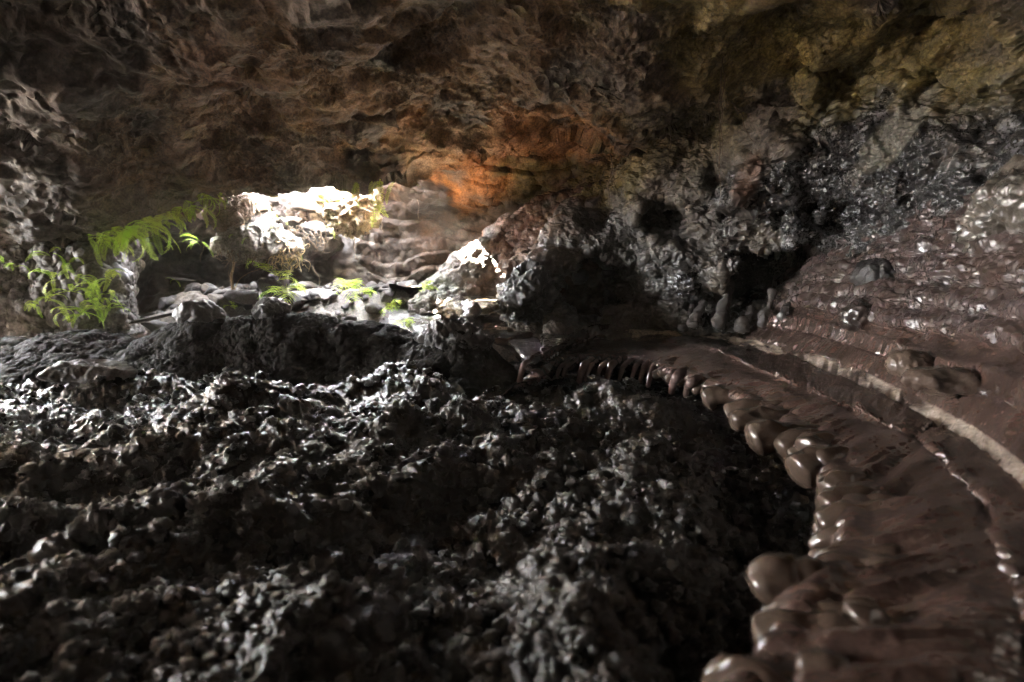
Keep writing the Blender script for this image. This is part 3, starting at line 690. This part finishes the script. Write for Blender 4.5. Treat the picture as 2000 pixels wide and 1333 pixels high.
# hanging ledges under the skylight
LEDGE_U = blob('rock_ledge', P(585, 427, 12.7), (1.42, .58, .36), 21, (.055, .046, .043), .25, M_STONE, .26, 7, 16, .9, (.4, .13))
tag(LEDGE_U, 'broad layered grey rock ledge hanging below the skylight', 'rock ledge')
tag(blob('rock_ledge', P(325, 420, 12.4), (1.7, 1.6, .34), 26, (.05, .04, .033), .3, M_ROCK, .3, 6, 10, .5, (.5, .16)), 'dark rock shelf roofing the alcove left of the sunny ledge', 'rock ledge')
tag(blob('rock_ledge', P(520, 470, 13.3), (1.4, 1.0, .30), 27, (.05, .042, .038), .3, M_ROCK, .3, 6, 10, .5, (.5, .16)), 'dark shelf behind and between the two hanging ledges', 'rock ledge')
LEDGE_L = blob('rock_ledge', P(498, 478, 11.0), (.72, .38, .25), 22, (.20, .18, .15), .2, M_STONE, .20, 6, 12, .8, (.3, .1))
tag(LEDGE_L, 'lower pale rock ledge with sunlit top above the sapling', 'rock ledge')
tag(blob('rock_ledge', P(545, 508, 11.1), (.28, .25, .30), 23, (.13, .12, .11), .2, M_STONE, .12, 5, 12, .9, (.2, .08)), 'grey block hanging from the lower ledge', 'rock ledge')
tag(blob('rock_ledge', P(682, 404, 11.5), (.38, .34, .40), 24, (.42, .34, .24), .2, M_STONE, .30, 6, 8, .4, (.18, .07)), 'root-matted golden lump at the right end of the skylight', 'rock ledge')
tag(blob('rock_ledge', P(445, 405, 10.9), (.45, .35, .24), 25, (.16, .12, .09), .2, M_ROCK, .25, 6, 8, .5, (.3, .1)), 'brown overhang at the left end of the skylight', 'rock ledge')
STN = [rock_shape(4, 300+k, 11, (1, .8, .55), 1., .03, .02) for k in range(8)]
STMESH = []
def stone(name, c, size, k, a, tilt, col_i, cat='rock'):
    key = (k, col_i)
    for kk, me in STMESH:
        if kk == key: break
    else:
        c0 = [(.065, .056, .053), (.048, .043, .042), (.065, .052, .042), (.036, .031, .03)][col_i]
        V, Fq = STN[k]; t = mesh_from('rock', V, Fq, M_STONE, c0, .25, smooth=False); me = t.data; bpy.data.objects.remove(t); STMESH.append((key, me))
    o = bpy.data.objects.new(name, me); COL.objects.link(o)
    o.location = c; o.scale = (size,)*3 if np.isscalar(size) else size; o.rotation_euler = (tilt[0], tilt[1], a); return o
for i, (px, py, Y, sx, sz, lab) in enumerate([(600, 403, 12.15, .42, .30, 'long grey slab in the face of the skylight ledge'), (545, 392, 12.2, .30, .22, 'squarish stone at the top left of the skylight ledge'), (500, 405, 12.1, .26, .26, 'grey stone at the left end of the skylight ledge'),
        (520, 430, 12.1, .26, .3, 'brown wedge stone low on the skylight ledge'), (570, 432, 12.0, .22, .2, 'middle stone low on the skylight ledge'), (615, 445, 12.0, .26, .24, 'lumpy stone under the skylight ledge'), (640, 395, 12.2, .24, .18, 'flat stone beside the golden lump'), (650, 455, 12.1, .22, .2, 'lowest stone under the right of the skylight ledge')]):
    tag(stone('ledge_stone', P(px, py, Y), (sx, sx*.8, sz), i % 8, RNG.uniform(-.4, .4), (RNG.uniform(-.2, .2), RNG.uniform(-.2, .2)), i % 4), lab, 'rock', 'stones in the skylight ledge')

# rubble on the far floor
def far_z(x, y):
    return .05+1.10*sstep(np.array(y), 10.4, 11.5)*sstep(np.array(x), -8.3, -6.3)-.25*sstep(np.array(y), 12.6, 14)+.55*float(sstep(np.array(x), -2.6, -1.6)*sstep(np.array(y), 8.8, 9.4)*(1-sstep(np.array(y), 10.2, 11.4)))
for i in range(230):
    Y = 10.75+2.0*RNG.random()**1.3; px = RNG.uniform(300, 840); x = (px-1000)*F*Y/.993
    s_ = .06+.17*RNG.random()**2.2; z = float(far_z(x, Y))+.08+s_*.2
    ci = int(RNG.integers(4)); sb = s_ > .12
    tag(stone('rubble_rock', (x, Y, z), (s_*RNG.uniform(.8, 1.3), s_, s_*RNG.uniform(.8, 1.4)), int(RNG.integers(8)), RNG.uniform(0, 6.3), (RNG.uniform(-.5, .5), RNG.uniform(-.5, .5)), ci),
        ('large ' if sb else 'small ')+('pale grey', 'mid grey', 'brownish', 'dark grey')[ci]+' angular rock in the rubble heap, '+('left of the sapling' if px < 454 else 'between sapling and right palm-like fern' if px < 680 else 'right of the palm-like ferns'), 'rock', 'rubble rocks under the skylight')
tag(stone('large_rock', P(523, 560, 11.2), (.24, .2, .28), 1, .3, (.2, .1), 1), 'dark upright rock behind the bright green palm-like fern', 'rock')
tag(stone('large_rock', P(545, 548, 11.6), (.2, .2, .3), 2, .9, (.1, .3), 0), 'tall pale rock leaning behind the bright green palm-like fern', 'rock')
tag(stone('large_rock', P(475, 580, 11.0), (.30, .25, .24), 3, .4, (.1, .1), 0), 'broad grey rock at the foot of the sapling', 'rock')
tag(stone('large_rock', P(430, 585, 11.0), (.32, .25, .22), 4, 2.4, (.1, -.1), 2), 'brownish slab rock at the left end of the rubble heap', 'rock')
tag(stone('large_rock', P(330, 613, 9.6), (.55, .25, .10), 5, .2, (.0, -.25), 2), 'mossy yellowish sloping slab behind the bank crest', 'rock')
tag(stone('large_rock', P(352, 546, 12.2), (.32, .2, .07), 6, .2, (.1, .1), 1), 'flat rock jutting from the dark back wall', 'rock')

# loose clinker strewn over the floor: far too many to count
def build_clinker():
    T = []
    for k in range(7):
        T.append(rock_shape(3, 500+k, 12, (1, .9, .75), .5, .55, .35))
    r = np.random.default_rng(11); Vs = []; Fs = []; off = 0
    fz = FLOOR_Z
    for n in range(2600):
        t = r.random(); Y = .9*(7.4/.9)**t; x = r.uniform(-1.1, .55)*(Y+.3)
        if x > 0 and False: continue
        sz = r.uniform(.016, .045)*(.7+.12*Y); z = fz(x, Y)
        V, Fq = T[int(r.integers(7))]; W = rot_z(V, r.uniform(0, 6.3))*sz*np.array((1, 1, r.uniform(.7, 1.1)))+np.array((x, Y, z+sz*.25))
        Vs.append(W); Fs.append(Fq+off); off += len(V)
    tone = .8+.4*r.random(len(Vs)); c = np.concatenate([np.full((len(v), 3), (.021, .016, .0115))*t for v, t in zip(Vs, tone)])
    o = mesh_from('loose_clinker', np.concatenate(Vs), np.concatenate(Fs), M_CLINK, c, .7); o['kind'] = 'stuff'
    tag(o, 'small loose pieces of black clinker strewn over the cave floor', 'clinker')
build_clinker()

# grey slabs of the old lava channel
def build_channel():
    rows = [(735, .0), (700, .16), (665, .38), (640, .55), (612, .78), (585, .98)]
    ctrl = [[PZ(x, y, z) for x in (760, 830, 900, 970, 1040, 1110, 1180)] for y, z in rows]
    ctrl.append([P(x, 570, 11) for x in (760, 830, 900, 970, 1040, 1110, 1180)])
    G = loft(ctrl, 200, 240)
    G = clinker(G, .45, 7, (0, 5, 9))
    grid_mesh('channel_bed', G, M_CLINK, np.array((.05, .042, .036))*(1+.4*fbm(G, .5, 2, 9)[..., None]), .5)['kind'] = 'structure'
build_channel()
def slab(name, outline, z, th, col, wet, label, seed, dz=None):
    za, ya, zb, yb = z
    O = np.array([PZ(px, py, za+(zb-za)*(py-ya)/(yb-ya)) for px, py in outline]); O = np.concatenate([O, O[:1]])
    pts = crom(O, 121)[:-1]; c = pts.mean(0); th = np.array((0, 0, th))
    rings = [(0.02, 0, .0), (.25, 0, 0), (.5, 0, 0), (.7, 0, 0), (.85, 0, -.03), (.94, 0, -.12), (.985, 0, -.3), (1.0, 0, -.6), (.97, 0, -.9), (.85, 0, -1.0), (.3, 0, -1.0)]
    G = np.array([c+(pts-c)*r+th*h for r, _, h in rings]); G = crom(G, 46)
    G[..., 2] += .02*fbm(G, .5, 3, seed)+.008*fbm(G, .12, 3, seed+1)
    G[..., :2] += (.02*np.stack([perlin(G, .3, seed+2), perlin(G, .3, seed+3)], -1))
    Fq = grid_faces(G.shape[0], G.shape[1], True)
    cc = np.array(col)*(1+.4*fbm(G, .4, 3, seed+4)[..., None])
    return tag(mesh_from(name, G, Fq, M_FLOW, cc, wet), label, 'slab', 'slabs of the old lava channel')
slab('lava_slab', [(860, 583), (905, 576), (978, 578), (986, 588), (950, 600), (915, 596), (885, 592)], (1.15, 576, 1.02, 600), .12, (.20, .17, .12), .5, 'farthest tan slab lit by the sun patch', 51)
slab('lava_slab', [(912, 626), (925, 612), (975, 606), (1010, 624), (1056, 633), (1058, 641), (1030, 650), (975, 660), (935, 642)], (.80, 606, .56, 660), .14, (.10, .065, .055), .8, 'long mauve slab in the middle of the old channel', 52)
slab('lava_slab', [(970, 655), (1005, 643), (1040, 652), (1062, 668), (1056, 692), (1040, 712), (1015, 692), (992, 668)], (.58, 643, .38, 712), .14, (.085, .075, .08), .75, 'round-ended dark grey slab nearest the tip of the bench', 53)
slab('lava_slab', [(1055, 650), (1105, 643), (1102, 662), (1082, 688), (1062, 700), (1060, 672)], (.64, 643, .44, 700), .12, (.085, .075, .055), .5, 'mossy dull slab against the foot of the right wall', 54)
slab('lava_slab', [(790, 622), (822, 606), (856, 602), (862, 620), (852, 634), (815, 640)], (.86, 602, .72, 640), .16, (.24, .24, .23), .6, 'pale grey slab at the right end of the rubble heap', 55)
tg = tube([PZ(852, 592, 1.04), PZ(885, 588, 1.07), PZ(912, 595, 1.05), PZ(922, 608, .98), PZ(917, 624, .86), PZ(940, 640, .72)], [.10, .12, .13, .13, .14, .12], 28, .7, M_FLOW, 'lava_ridge', .05, (.16, .14, .13), .85, None, 5, res=70)
tag(tg, 'curved glistening ridge of lava arching over a dark hollow', 'lava ridge')

# ------------------------------------------------------------------ plants
def leaf_mat(name, c, t):
    m = bpy.data.materials.new(name); m.use_nodes = True; n = m.node_tree.nodes; l = m.node_tree.links
    bs = n['Principled BSDF']; tr = n.new('ShaderNodeBsdfTranslucent'); mx = n.new('ShaderNodeMixShader'); mx.inputs[0].default_value = .35
    no = n.new('ShaderNodeTexNoise'); no.inputs['Scale'].default_value = 6; tc = n.new('ShaderNodeTexCoord'); l.new(tc.outputs['Object'], no.inputs[0])
    oi = n.new('ShaderNodeObjectInfo'); cr = n.new('ShaderNodeMix'); cr.data_type = 'RGBA'
    cr.inputs['A'].default_value = (*c, 1); cr.inputs['B'].default_value = (*t, 1)
    ad = n.new('ShaderNodeMath'); ad.operation = 'MULTIPLY_ADD'; ad.inputs[1].default_value = .6; l.new(oi.outputs['Random'], ad.inputs[0]); 
    sb = n.new('ShaderNodeMath'); sb.operation = 'MULTIPLY'; sb.inputs[1].default_value = .5; l.new(no.outputs['Fac'], sb.inputs[0]); l.new(sb.outputs[0], ad.inputs[2])
    l.new(ad.outputs[0], cr.inputs['Factor']); l.new(cr.outputs['Result'], bs.inputs['Base Color']); l.new(cr.outputs['Result'], tr.inputs[0])
    bs.inputs['Roughness'].default_value = .45
    l.new(bs.outputs[0], mx.inputs[1]); l.new(tr.outputs[0], mx.inputs[2]); l.new(mx.outputs[0], n['Material Output'].inputs[0]); return m
M_FERN = leaf_mat('fern_leaf', (.33, .62, .05), (.62, .70, .12))
M_BLOCKER = leaf_mat('blocker_leaf', (.05, .09, .03), (.07, .11, .04))  # leaves of the added sun blocker
M_STEM = rock_mat('bark', base=(.22, .15, .08), bumps=((40, .3, .005),))
M_ROOT = rock_mat('root_bark', base=(.12, .085, .055), bumps=((40, .3, .005),))
def frond_mesh(seed, L=1., pairs=22, ll=.13, lw=.035, droop=1.1, gap=.9):
    r = random.Random(seed); V = []; Fs = []
    n = 26; ang = .5; p = np.array((0., 0., 0.)); pts = []
    for i in range(n+1):
        pts.append((p.copy(), ang)); ang -= droop*(.5+1.2*i/n)/n*1.6
        p = p+np.array((math.cos(ang), .12*math.sin(i*.3+seed)*.3, math.sin(ang)))*L/n
    for i, (q, a) in enumerate(pts):
        w_ = .006*(1.2-i/n)
        V += [q+np.array((0, -w_, 0)), q+np.array((0, w_, 0)), q+np.array((0, 0, -w_))]
        if i: b = len(V)-6; Fs += [(b, b+1, b+4, b+3), (b+1, b+2, b+5, b+4), (b+2, b, b+3, b+5)]
    for k in range(pairs):
        t = .10+.88*k/(pairs-1); q, a = pts[int(t*n)]; fw = np.array((math.cos(a), 0, math.sin(a))); nrm = np.array((-math.sin(a), 0, math.cos(a)))
        l_ = ll*(math.sin(math.pi*min(1, t*.85+.13))**.6)*r.uniform(.85, 1.1); w_ = lw*r.uniform(.85, 1.1)
        for s_ in (-1, 1):
            d = np.array((0, s_, 0))*gap+fw*.35+nrm*r.uniform(-.25, .05); d /= np.linalg.norm(d)
            c = q; e = q+d*l_+np.array((0, 0, -.12*l_)); m = q+d*l_*.45; b = len(V)
            V += [c, m+fw*w_*.5+nrm*w_*.12, e, m-fw*w_*.5+nrm*w_*.12, m-nrm*w_*.1]
            Fs += [(b, b+3, b+4, b+4), (b, b+4, b+1, b+1), (b+4, b+3, b+2, b+2), (b+4, b+2, b+1, b+1)]
    me = bpy.data.meshes.new('frond'); me.from_pydata([tuple(v) for v in V], [], [tuple(dict.fromkeys(f)) for f in Fs]); me.materials.append(M_FERN); return me
SWORD = [frond_mesh(k, 1., 24, .115, .021, .75+.25*k) for k in range(4)]
PALM = [frond_mesh(10+k, 1., 11, .46, .045, 1.0+.3*k, .55) for k in range(3)]
def fern(px, py, Y, size, n, label, kinds=SWORD, az=(-2.4, -.2), up=(-.5, .5), group='ferns growing on the cave rock', cat='fern', off=.0):
    c = P(px, py, Y)
    e = bpy.data.objects.new('fern', None); COL.objects.link(e); e.location = c; e.empty_display_size = .1
    tag(e, label, cat, group)
    for k in range(max(1, round(n*.95))):
        o = bpy.data.objects.new('frond', kinds[int(RNG.integers(len(kinds)))]); COL.objects.link(o); o.parent = e
        s_ = size*1.15*RNG.uniform(.65, 1.1); o.scale = (s_,)*3
        o.rotation_euler = (RNG.uniform(-.5, .5), -RNG.uniform(*up), RNG.uniform(*az))
        o.location = RNG.uniform(-.05, .05, 3)
    return e
G1 = 'ferns hanging along the lip of the left wall'
for a in [(172, 462, 9.3, .42, 5, 'leftmost lip fern, its yellowish fronds standing up'), (196, 462, 9.2, .50, 6, 'second lip fern, beside the upright yellowish one'), (222, 456, 9.25, .55, 7, 'grey-green lip fern above the top of the fern slope'),
          (248, 448, 9.3, .62, 8, 'dense lip fern with its fronds overlapping the grey rock'), (270, 440, 9.35, .70, 8, 'largest bright fern in the middle of the lip row'), (292, 436, 9.4, .66, 8, 'bright fern just right of the largest in the lip row'),
          (312, 428, 9.5, .55, 7, 'lip fern below the upright yellow-green sprig'), (330, 420, 9.6, .45, 5, 'thin lip fern with one frond trailing low'), (352, 412, 9.7, .40, 5, 'small lip fern left of the fan-shaped one'),
          (376, 404, 9.8, .50, 7, 'fan-shaped fern near the right end of the lip row'), (404, 385, 9.9, .40, 5, 'fern just left of the skylight opening'), (424, 380, 10, .36, 4, 'last small fern of the lip row under the brow')]:
    fern(*a, az=(-1.7, .5), up=(-.9, .1), group=G1)
G2 = 'ferns growing on the grey left wall'
for a in [(18, 520, 8.9, .35, 4, 'small yellowish fern by the left edge'), (100, 498, 9.0, .40, 4, 'fern high on the grey left wall'), (128, 520, 9.0, .38, 4, 'fern just below the highest one on the left wall'), (155, 538, 9.0, .40, 5, 'fern on the pale knob of the left wall'),
          (110, 545, 8.9, .45, 5, 'dark green fern midway up the left wall'), (140, 565, 8.9, .45, 5, 'fern on the left wall below the pale knob'), (182, 552, 9.1, .45, 5, 'bushy fern on the corner of the left wall'), (205, 545, 9.2, .42, 6, 'bright curled fern leaning out from the wall corner'),
          (208, 580, 9.2, .40, 6, 'dark green fern hanging at the wall corner'), (185, 590, 9.1, .45, 6, 'pale bushy fern near the foot of the wall corner'), (95, 585, 8.8, .42, 4, 'sparse fern low on the left wall'), (70, 600, 8.8, .36, 4, 'fern lowest at the far left of the grey wall'),
          (125, 605, 8.8, .45, 6, 'fern with long fronds just above the bank crest'), (160, 615, 8.9, .42, 6, 'bright fern touching the bank crest'), (212, 600, 9.2, .30, 5, 'small upright fern with bright tips beside the dark alcove')]:
    fern(*a, az=(-1.8, .3), up=(-.7, .5), group=G2)
G3 = 'ferns hanging from the brow beside the skylight'
for a in [(740, 352, 10.15, .75, 3, 'long pale fern pair hanging right of the skylight'), (733, 356, 10.2, .35, 2, 'short fern beside the long pale pair'), (697, 360, 10.3, .42, 2, 'thin fern hanging over the golden lump'), (775, 352, 10.2, .42, 1, 'single small frond right of the long pale pair'), (728, 425, 11.0, .28, 1, 'single drooping frond below the golden lump')]:
    fern(*a, az=(-2.2, -1.0), up=(-1.35, -1.1), group=G3)
G4 = 'small plants on the hanging ledges'
for a in [(482, 405, 11.0, .30, 4, 'little plant left on the skylight ledge'), (525, 410, 11.0, .28, 3, 'long-leaved plant in the middle of the skylight ledge'), (540, 430, 10.9, .30, 3, 'plant low on the skylight ledge'), (632, 395, 11.1, .30, 4, 'grassy plant beside the golden lump'),
          (388, 475, 10.6, .34, 5, 'drooping plant on the dark rock left of the lower ledge'), (463, 470, 10.7, .32, 3, 'yellow-lit frond hanging from the sunny ledge'), (490, 470, 10.7, .34, 3, 'second yellow-lit frond on the sunny ledge'), (645, 448, 11, .25, 4, 'leafy sprig under the skylight ledge'), (575, 485, 11, .3, 5, 'leafy sprig right of the lower ledge'), (340, 545, 11.9, .22, 3, 'tiny plant on the flat jutting rock')]:
    fern(*a, az=(-2.6, 0), up=(-.9, .5), group=G4, cat='plant')
G5 = 'palm-like ferns on the rubble'
for a in [(553, 572, 10.7, .55, 5, 'bright green palm-like fern in the middle of the rubble'), (542, 545, 10.9, .42, 4, 'smaller palm-like fern just above the bright one'), (510, 522, 10.9, .34, 4, 'palm-like sprig on the leaning stem'), (680, 562, 10.7, .50, 5, 'palm-like fern on the right of the rubble'),
          (708, 572, 10.8, .36, 5, 'pale spiky fern beside the right palm-like one'), (582, 560, 11.2, .18, 4, 'tiny fern behind the bright green one'), (762, 602, 10.2, .28, 5, 'small spiky plant near the mossy stones'), (788, 628, 9.3, .26, 6, 'bright rosette left of the pale grey slab'), (836, 562, 10.6, .34, 4, 'yellowish plant on the mound by the slabs'), (455, 600, 10.6, .18, 4, 'yellow sprig low in the rubble')]:
    fern(*a, kinds=PALM, az=(-3.1, 0.2), up=(-.1, .9), group=G5)

def strand(name, pts, r0, r1, mat, parent=None, res=24, seg=6, wob=.0, seed=0):
    Pp = crom(np.asarray(pts, float), res)
    if wob: Pp[1:] += wob*np.stack([perlin(Pp[1:]*1., .22, seed+k) for k in range(3)], -1)
    t = np.gradient(Pp, axis=0); t /= np.linalg.norm(t, axis=1, keepdims=True)+1e-9
    s_ = np.cross(t, (.3, .9, .1)); s_ /= np.linalg.norm(s_, axis=1, keepdims=True)+1e-9; v = np.cross(s_, t)
    r = np.linspace(r0, r1, res); a = np.linspace(0, 2*math.pi, seg, endpoint=False)
    G = Pp[:, None]+r[:, None, None]*(np.cos(a)[None, :, None]*s_[:, None]+np.sin(a)[None, :, None]*v[:, None])
    return mesh_from(name, G, grid_faces(res, seg, True), mat, None, .2, parent=parent)
def join_grids(name, paths, mat, seg=5, res=18, seed=0, wob=.12):
    Vs = []; Fs = []; off = 0
    for k, (pts, r0, r1) in enumerate(paths):
        Pp = crom(np.asarray(pts, float), res); Pp[1:] += wob*np.stack([perlin(Pp[1:], .18, seed+k % 7+j) for j in range(3)], -1)
        t = np.gradient(Pp, axis=0); t /= np.linalg.norm(t, axis=1, keepdims=True)+1e-9
        s_ = np.cross(t, (.3, .9, .1)); s_ /= np.linalg.norm(s_, axis=1, keepdims=True)+1e-9; v = np.cross(s_, t)
        r = np.linspace(r0, r1, res); a = np.linspace(0, 2*math.pi, seg, endpoint=False)
        G = Pp[:, None]+r[:, None, None]*(np.cos(a)[None, :, None]*s_[:, None]+np.sin(a)[None, :, None]*v[:, None])
        Vs.append(G.reshape(-1, 3)); Fs.append(grid_faces(res, seg, True)+off); off += res*seg
    return mesh_from(name, np.concatenate(Vs), np.concatenate(Fs), mat, None, .2)

sap = bpy.data.objects.new('sapling', None); COL.objects.link(sap); sp0 = P(454, 570, 10.9); sap.location = sp0
tag(sap, 'slender bare sapling rising from the rubble to the sunny ledge', 'sapling')
def loc(px, py, Y=10.9): return P(px, py, Y)-sp0
strand('trunk', [loc(454, 572), loc(452, 548), loc(456, 525), loc(459, 505)], 0.032, .02, M_STEM, sap, wob=.03)
strand('branch', [loc(457, 520), loc(450, 508), loc(448, 490), loc(446, 468)], .011, .006, M_STEM, sap, wob=.04, seed=3)
strand('branch', [loc(459, 507), loc(462, 495), loc(459, 478), loc(462, 465)], .011, .006, M_STEM, sap, wob=.04, seed=5)
b2 = bpy.data.objects.new('leaning_stem', None)
tag(strand('leaning_stem', [P(457, 570, 10.9), P(466, 548, 10.9), P(485, 534, 10.9), P(508, 524, 10.9)], .008, .005, M_STEM, wob=.02), 'thin brown stem leaning right from the foot of the sapling', 'stem')

ROOTS = [((374, 352), (377, 405), 9.8, 'root thread hanging above the fan-shaped fern'), ((445, 365), (455, 420), 10.2, 'pale root hanging at the left end of the skylight'), ((448, 480), (450, 560), 10.8, 'root thread beside the sapling trunk'),
         ((570, 378), (571, 412), 11.0, 'root hanging across the skylight ledge'), ((728, 360), (722, 415), 10.4, 'root thread left of the long pale ferns'), ((688, 440), (694, 505), 11.1, 'pale root dangling below the golden lump'), ((745, 432), (750, 455), 11.0, 'short curled root under the long pale ferns'),
         ((950, 360), (951, 395), 11.2, 'short root in the middle of the ochre recess'), ((815, 390), (818, 430), 11.2, 'root thread at the left of the ochre recess'), ((1191, 300), (1190, 405), 9.4, 'straight root thread hanging right of the recess'),
         ((1405, -10), (1408, 400), 7.2, 'longest dark root thread down the right of the ceiling'), ((1412, -10), (1412, 300), 7.1, 'thinner thread beside the longest one'), ((1430, 200), (1480, 280), 7.6, 'slanting root across the yellow rock'), ((1308, 230), (1309, 330), 8.4, 'thin thread left of the longest ones'), ((808, 350), (806, 365), 10.3, 'tiny hooked root near the single frond'),
         ((398, 480), (392, 510), 10.6, 'root thread under the drooping plant'), ((608, 520), (635, 575), 11.6, 'slanting root against the dark back wall')]
for i, (a, b, Y, lab) in enumerate(ROOTS):
    A_, B_ = P(a[0], a[1], Y), P(b[0], b[1], Y)
    tag(strand('hanging_root', [A_, A_*.66+B_*.34+np.array((.02, 0, 0)), A_*.33+B_*.67+np.array((-.02, 0, 0)), B_], .007, .004, M_ROOT, wob=.05, seed=i), lab, 'root', 'roots hanging from the rock')
def tangle(c, rad, n, seed, r0=.012, hang=.3):
    r = np.random.default_rng(seed); ps = []
    for k in range(n):
        d = r.normal(size=3); d /= np.linalg.norm(d); d[1] = -abs(d[1]); a = np.array(c)+d*np.array(rad)*r.uniform(.7, 1.05)
        e = a+np.array((r.uniform(-.2, .3), r.uniform(-.1, .1), -hang*r.uniform(.2, 1.)))
        ps.append(([a, a*.6+e*.4+r.normal(size=3)*.05, a*.3+e*.7+r.normal(size=3)*.05, e], r0*r.uniform(.4, 1.2), .003))
    return ps
M_ROOT_LIT = rock_mat('roots_sunlit_tone', base=(.50, .38, .22), bumps=((40, .3, .005),))  # root bark made paler for the tangles shown in sun
for c, rad, n, lab, sd_ in [(P(684, 400, 11.4), (.42, .35, .40), 90, 'golden sunlit tangle of roots at the right of the skylight', 1), (P(560, 488, 10.9), (.32, .25, .25), 60, 'sunlit roots hanging from the right of the lower ledge', 2),
        (P(455, 395, 10.7), (.38, .3, .25), 50, 'brown roots hanging at the left end of the skylight', 3), (P(480, 492, 10.8), (.5, .25, .12), 40, 'thin roots under the sunny ledge', 4), (P(610, 455, 11.3), (.6, .3, .2), 40, 'dark roots under the skylight ledge', 5)]:
    tag(join_grids('root_tangle', tangle(c, rad, n, sd_), M_ROOT_LIT if sd_ < 3 else M_ROOT, seed=sd_), lab, 'roots')

# ------------------------------------------------------------------ moist air of the cave
def build_haze():
    import bmesh
    bm = bmesh.new(); bmesh.ops.create_cube(bm, size=1); me = bpy.data.meshes.new('haze'); bm.to_mesh(me); bm.free()
    o = bpy.data.objects.new('haze', me); COL.objects.link(o); o.scale = (62, 90, 12); o.location = (-8, 20, 1.5); o['kind'] = 'stuff'
    m = bpy.data.materials.new('haze'); m.use_nodes = True; n = m.node_tree.nodes; n.remove(n['Principled BSDF'])
    v = n.new('ShaderNodeVolumePrincipled'); v.inputs['Color'].default_value = (1, .90, .76, 1); v.inputs['Density'].default_value = HAZE; v.inputs['Anisotropy'].default_value = .3
    m.node_tree.links.new(v.outputs[0], n['Material Output'].inputs['Volume']); me.materials.append(m)
HAZE = .0011
build_haze()

def build_bounce_floor():  # unseen pale floor added to bounce light up and right
    xs = np.linspace(-13.2, -7.6, 90); ys = np.linspace(-1, 9.0, 120); X, Y = np.meshgrid(xs, ys)
    G = np.stack([X, Y, -.35*sstep(X, -9.0, -7.8)+.02], -1); G[..., 2] += .1*fbm(G, 1., 4, 200)
    grid_mesh('bounce_floor', G, M_ROCK, np.array((.45, .36, .26))*(1+.3*fbm(G, .6, 3, 201)[..., None]), .1)['kind'] = 'structure'
build_bounce_floor()

# added unseen leaf screen that blocks the sun, its gaps aimed at chosen flecks
def build_sun_blocker():
    T = [((x, 12.7, 3.65), .26) for x in (-6.0, -5.2, -4.3)] + [(P(682, 400, 11.4), .42)] + [(P(px, 466, 10.9), .24) for px in (450, 480, 510, 545)] \
        + [(P(925, 552, 10.9), .09), (P(945, 562, 10.9), .12), (P(968, 560, 10.8), .15), (P(985, 540, 11), .10), (P(1005, 525, 11), .13), (P(797, 600, 10.4), .10), (P(905, 583, 10), .12), (P(945, 582, 10), .16), (P(830, 618, 9.6), .10)] \
        + [((x, 9.4, 0.1), .7) for x in (-4.2, -3.4, -2.6, -1.8, -1.0)]
    T = [(np.array(c, float), r) for c, r in T]
    d = SUN_DIR; a = np.cross(d, (0, 0, 1)); a /= np.linalg.norm(a); b = np.cross(a, d)
    o = np.array((-5.0, 12.6, 3.9))-d*22
    r = np.random.default_rng(3); V = []; Fs = []
    for i in np.arange(-4.4, 4.4, .20):
        for j in np.arange(-3.8, 3.8, .20):
            for k in range(2):
                c = o+a*(i+r.uniform(-.1, .1))+b*(j+r.uniform(-.1, .1))+d*r.uniform(-.5, .5)
                ok = True
                for t, rad in T:
                    v = t-c; q = v-d*(v@d)
                    if np.linalg.norm(q) < rad+.13: ok = False; break
                if not ok: continue
                n = d+r.normal(size=3)*.5; n /= np.linalg.norm(n); u = np.cross(n, (.2, .3, .9)); u /= np.linalg.norm(u); w_ = np.cross(n, u); s_ = r.uniform(.17, .24); m = len(V)
                V += [c-u*s_, c-w_*s_*.7, c+u*s_, c+w_*s_*.7]; Fs.append((m, m+1, m+2, m+3))
    ob = mesh_from('sun_blocker_leaves', np.array(V), np.array(Fs), M_BLOCKER, smooth=False); ob['kind'] = 'stuff'
    tag(ob, 'added leafy sun blocker, unseen, outside above the skylight', 'sun blocker')
build_sun_blocker()
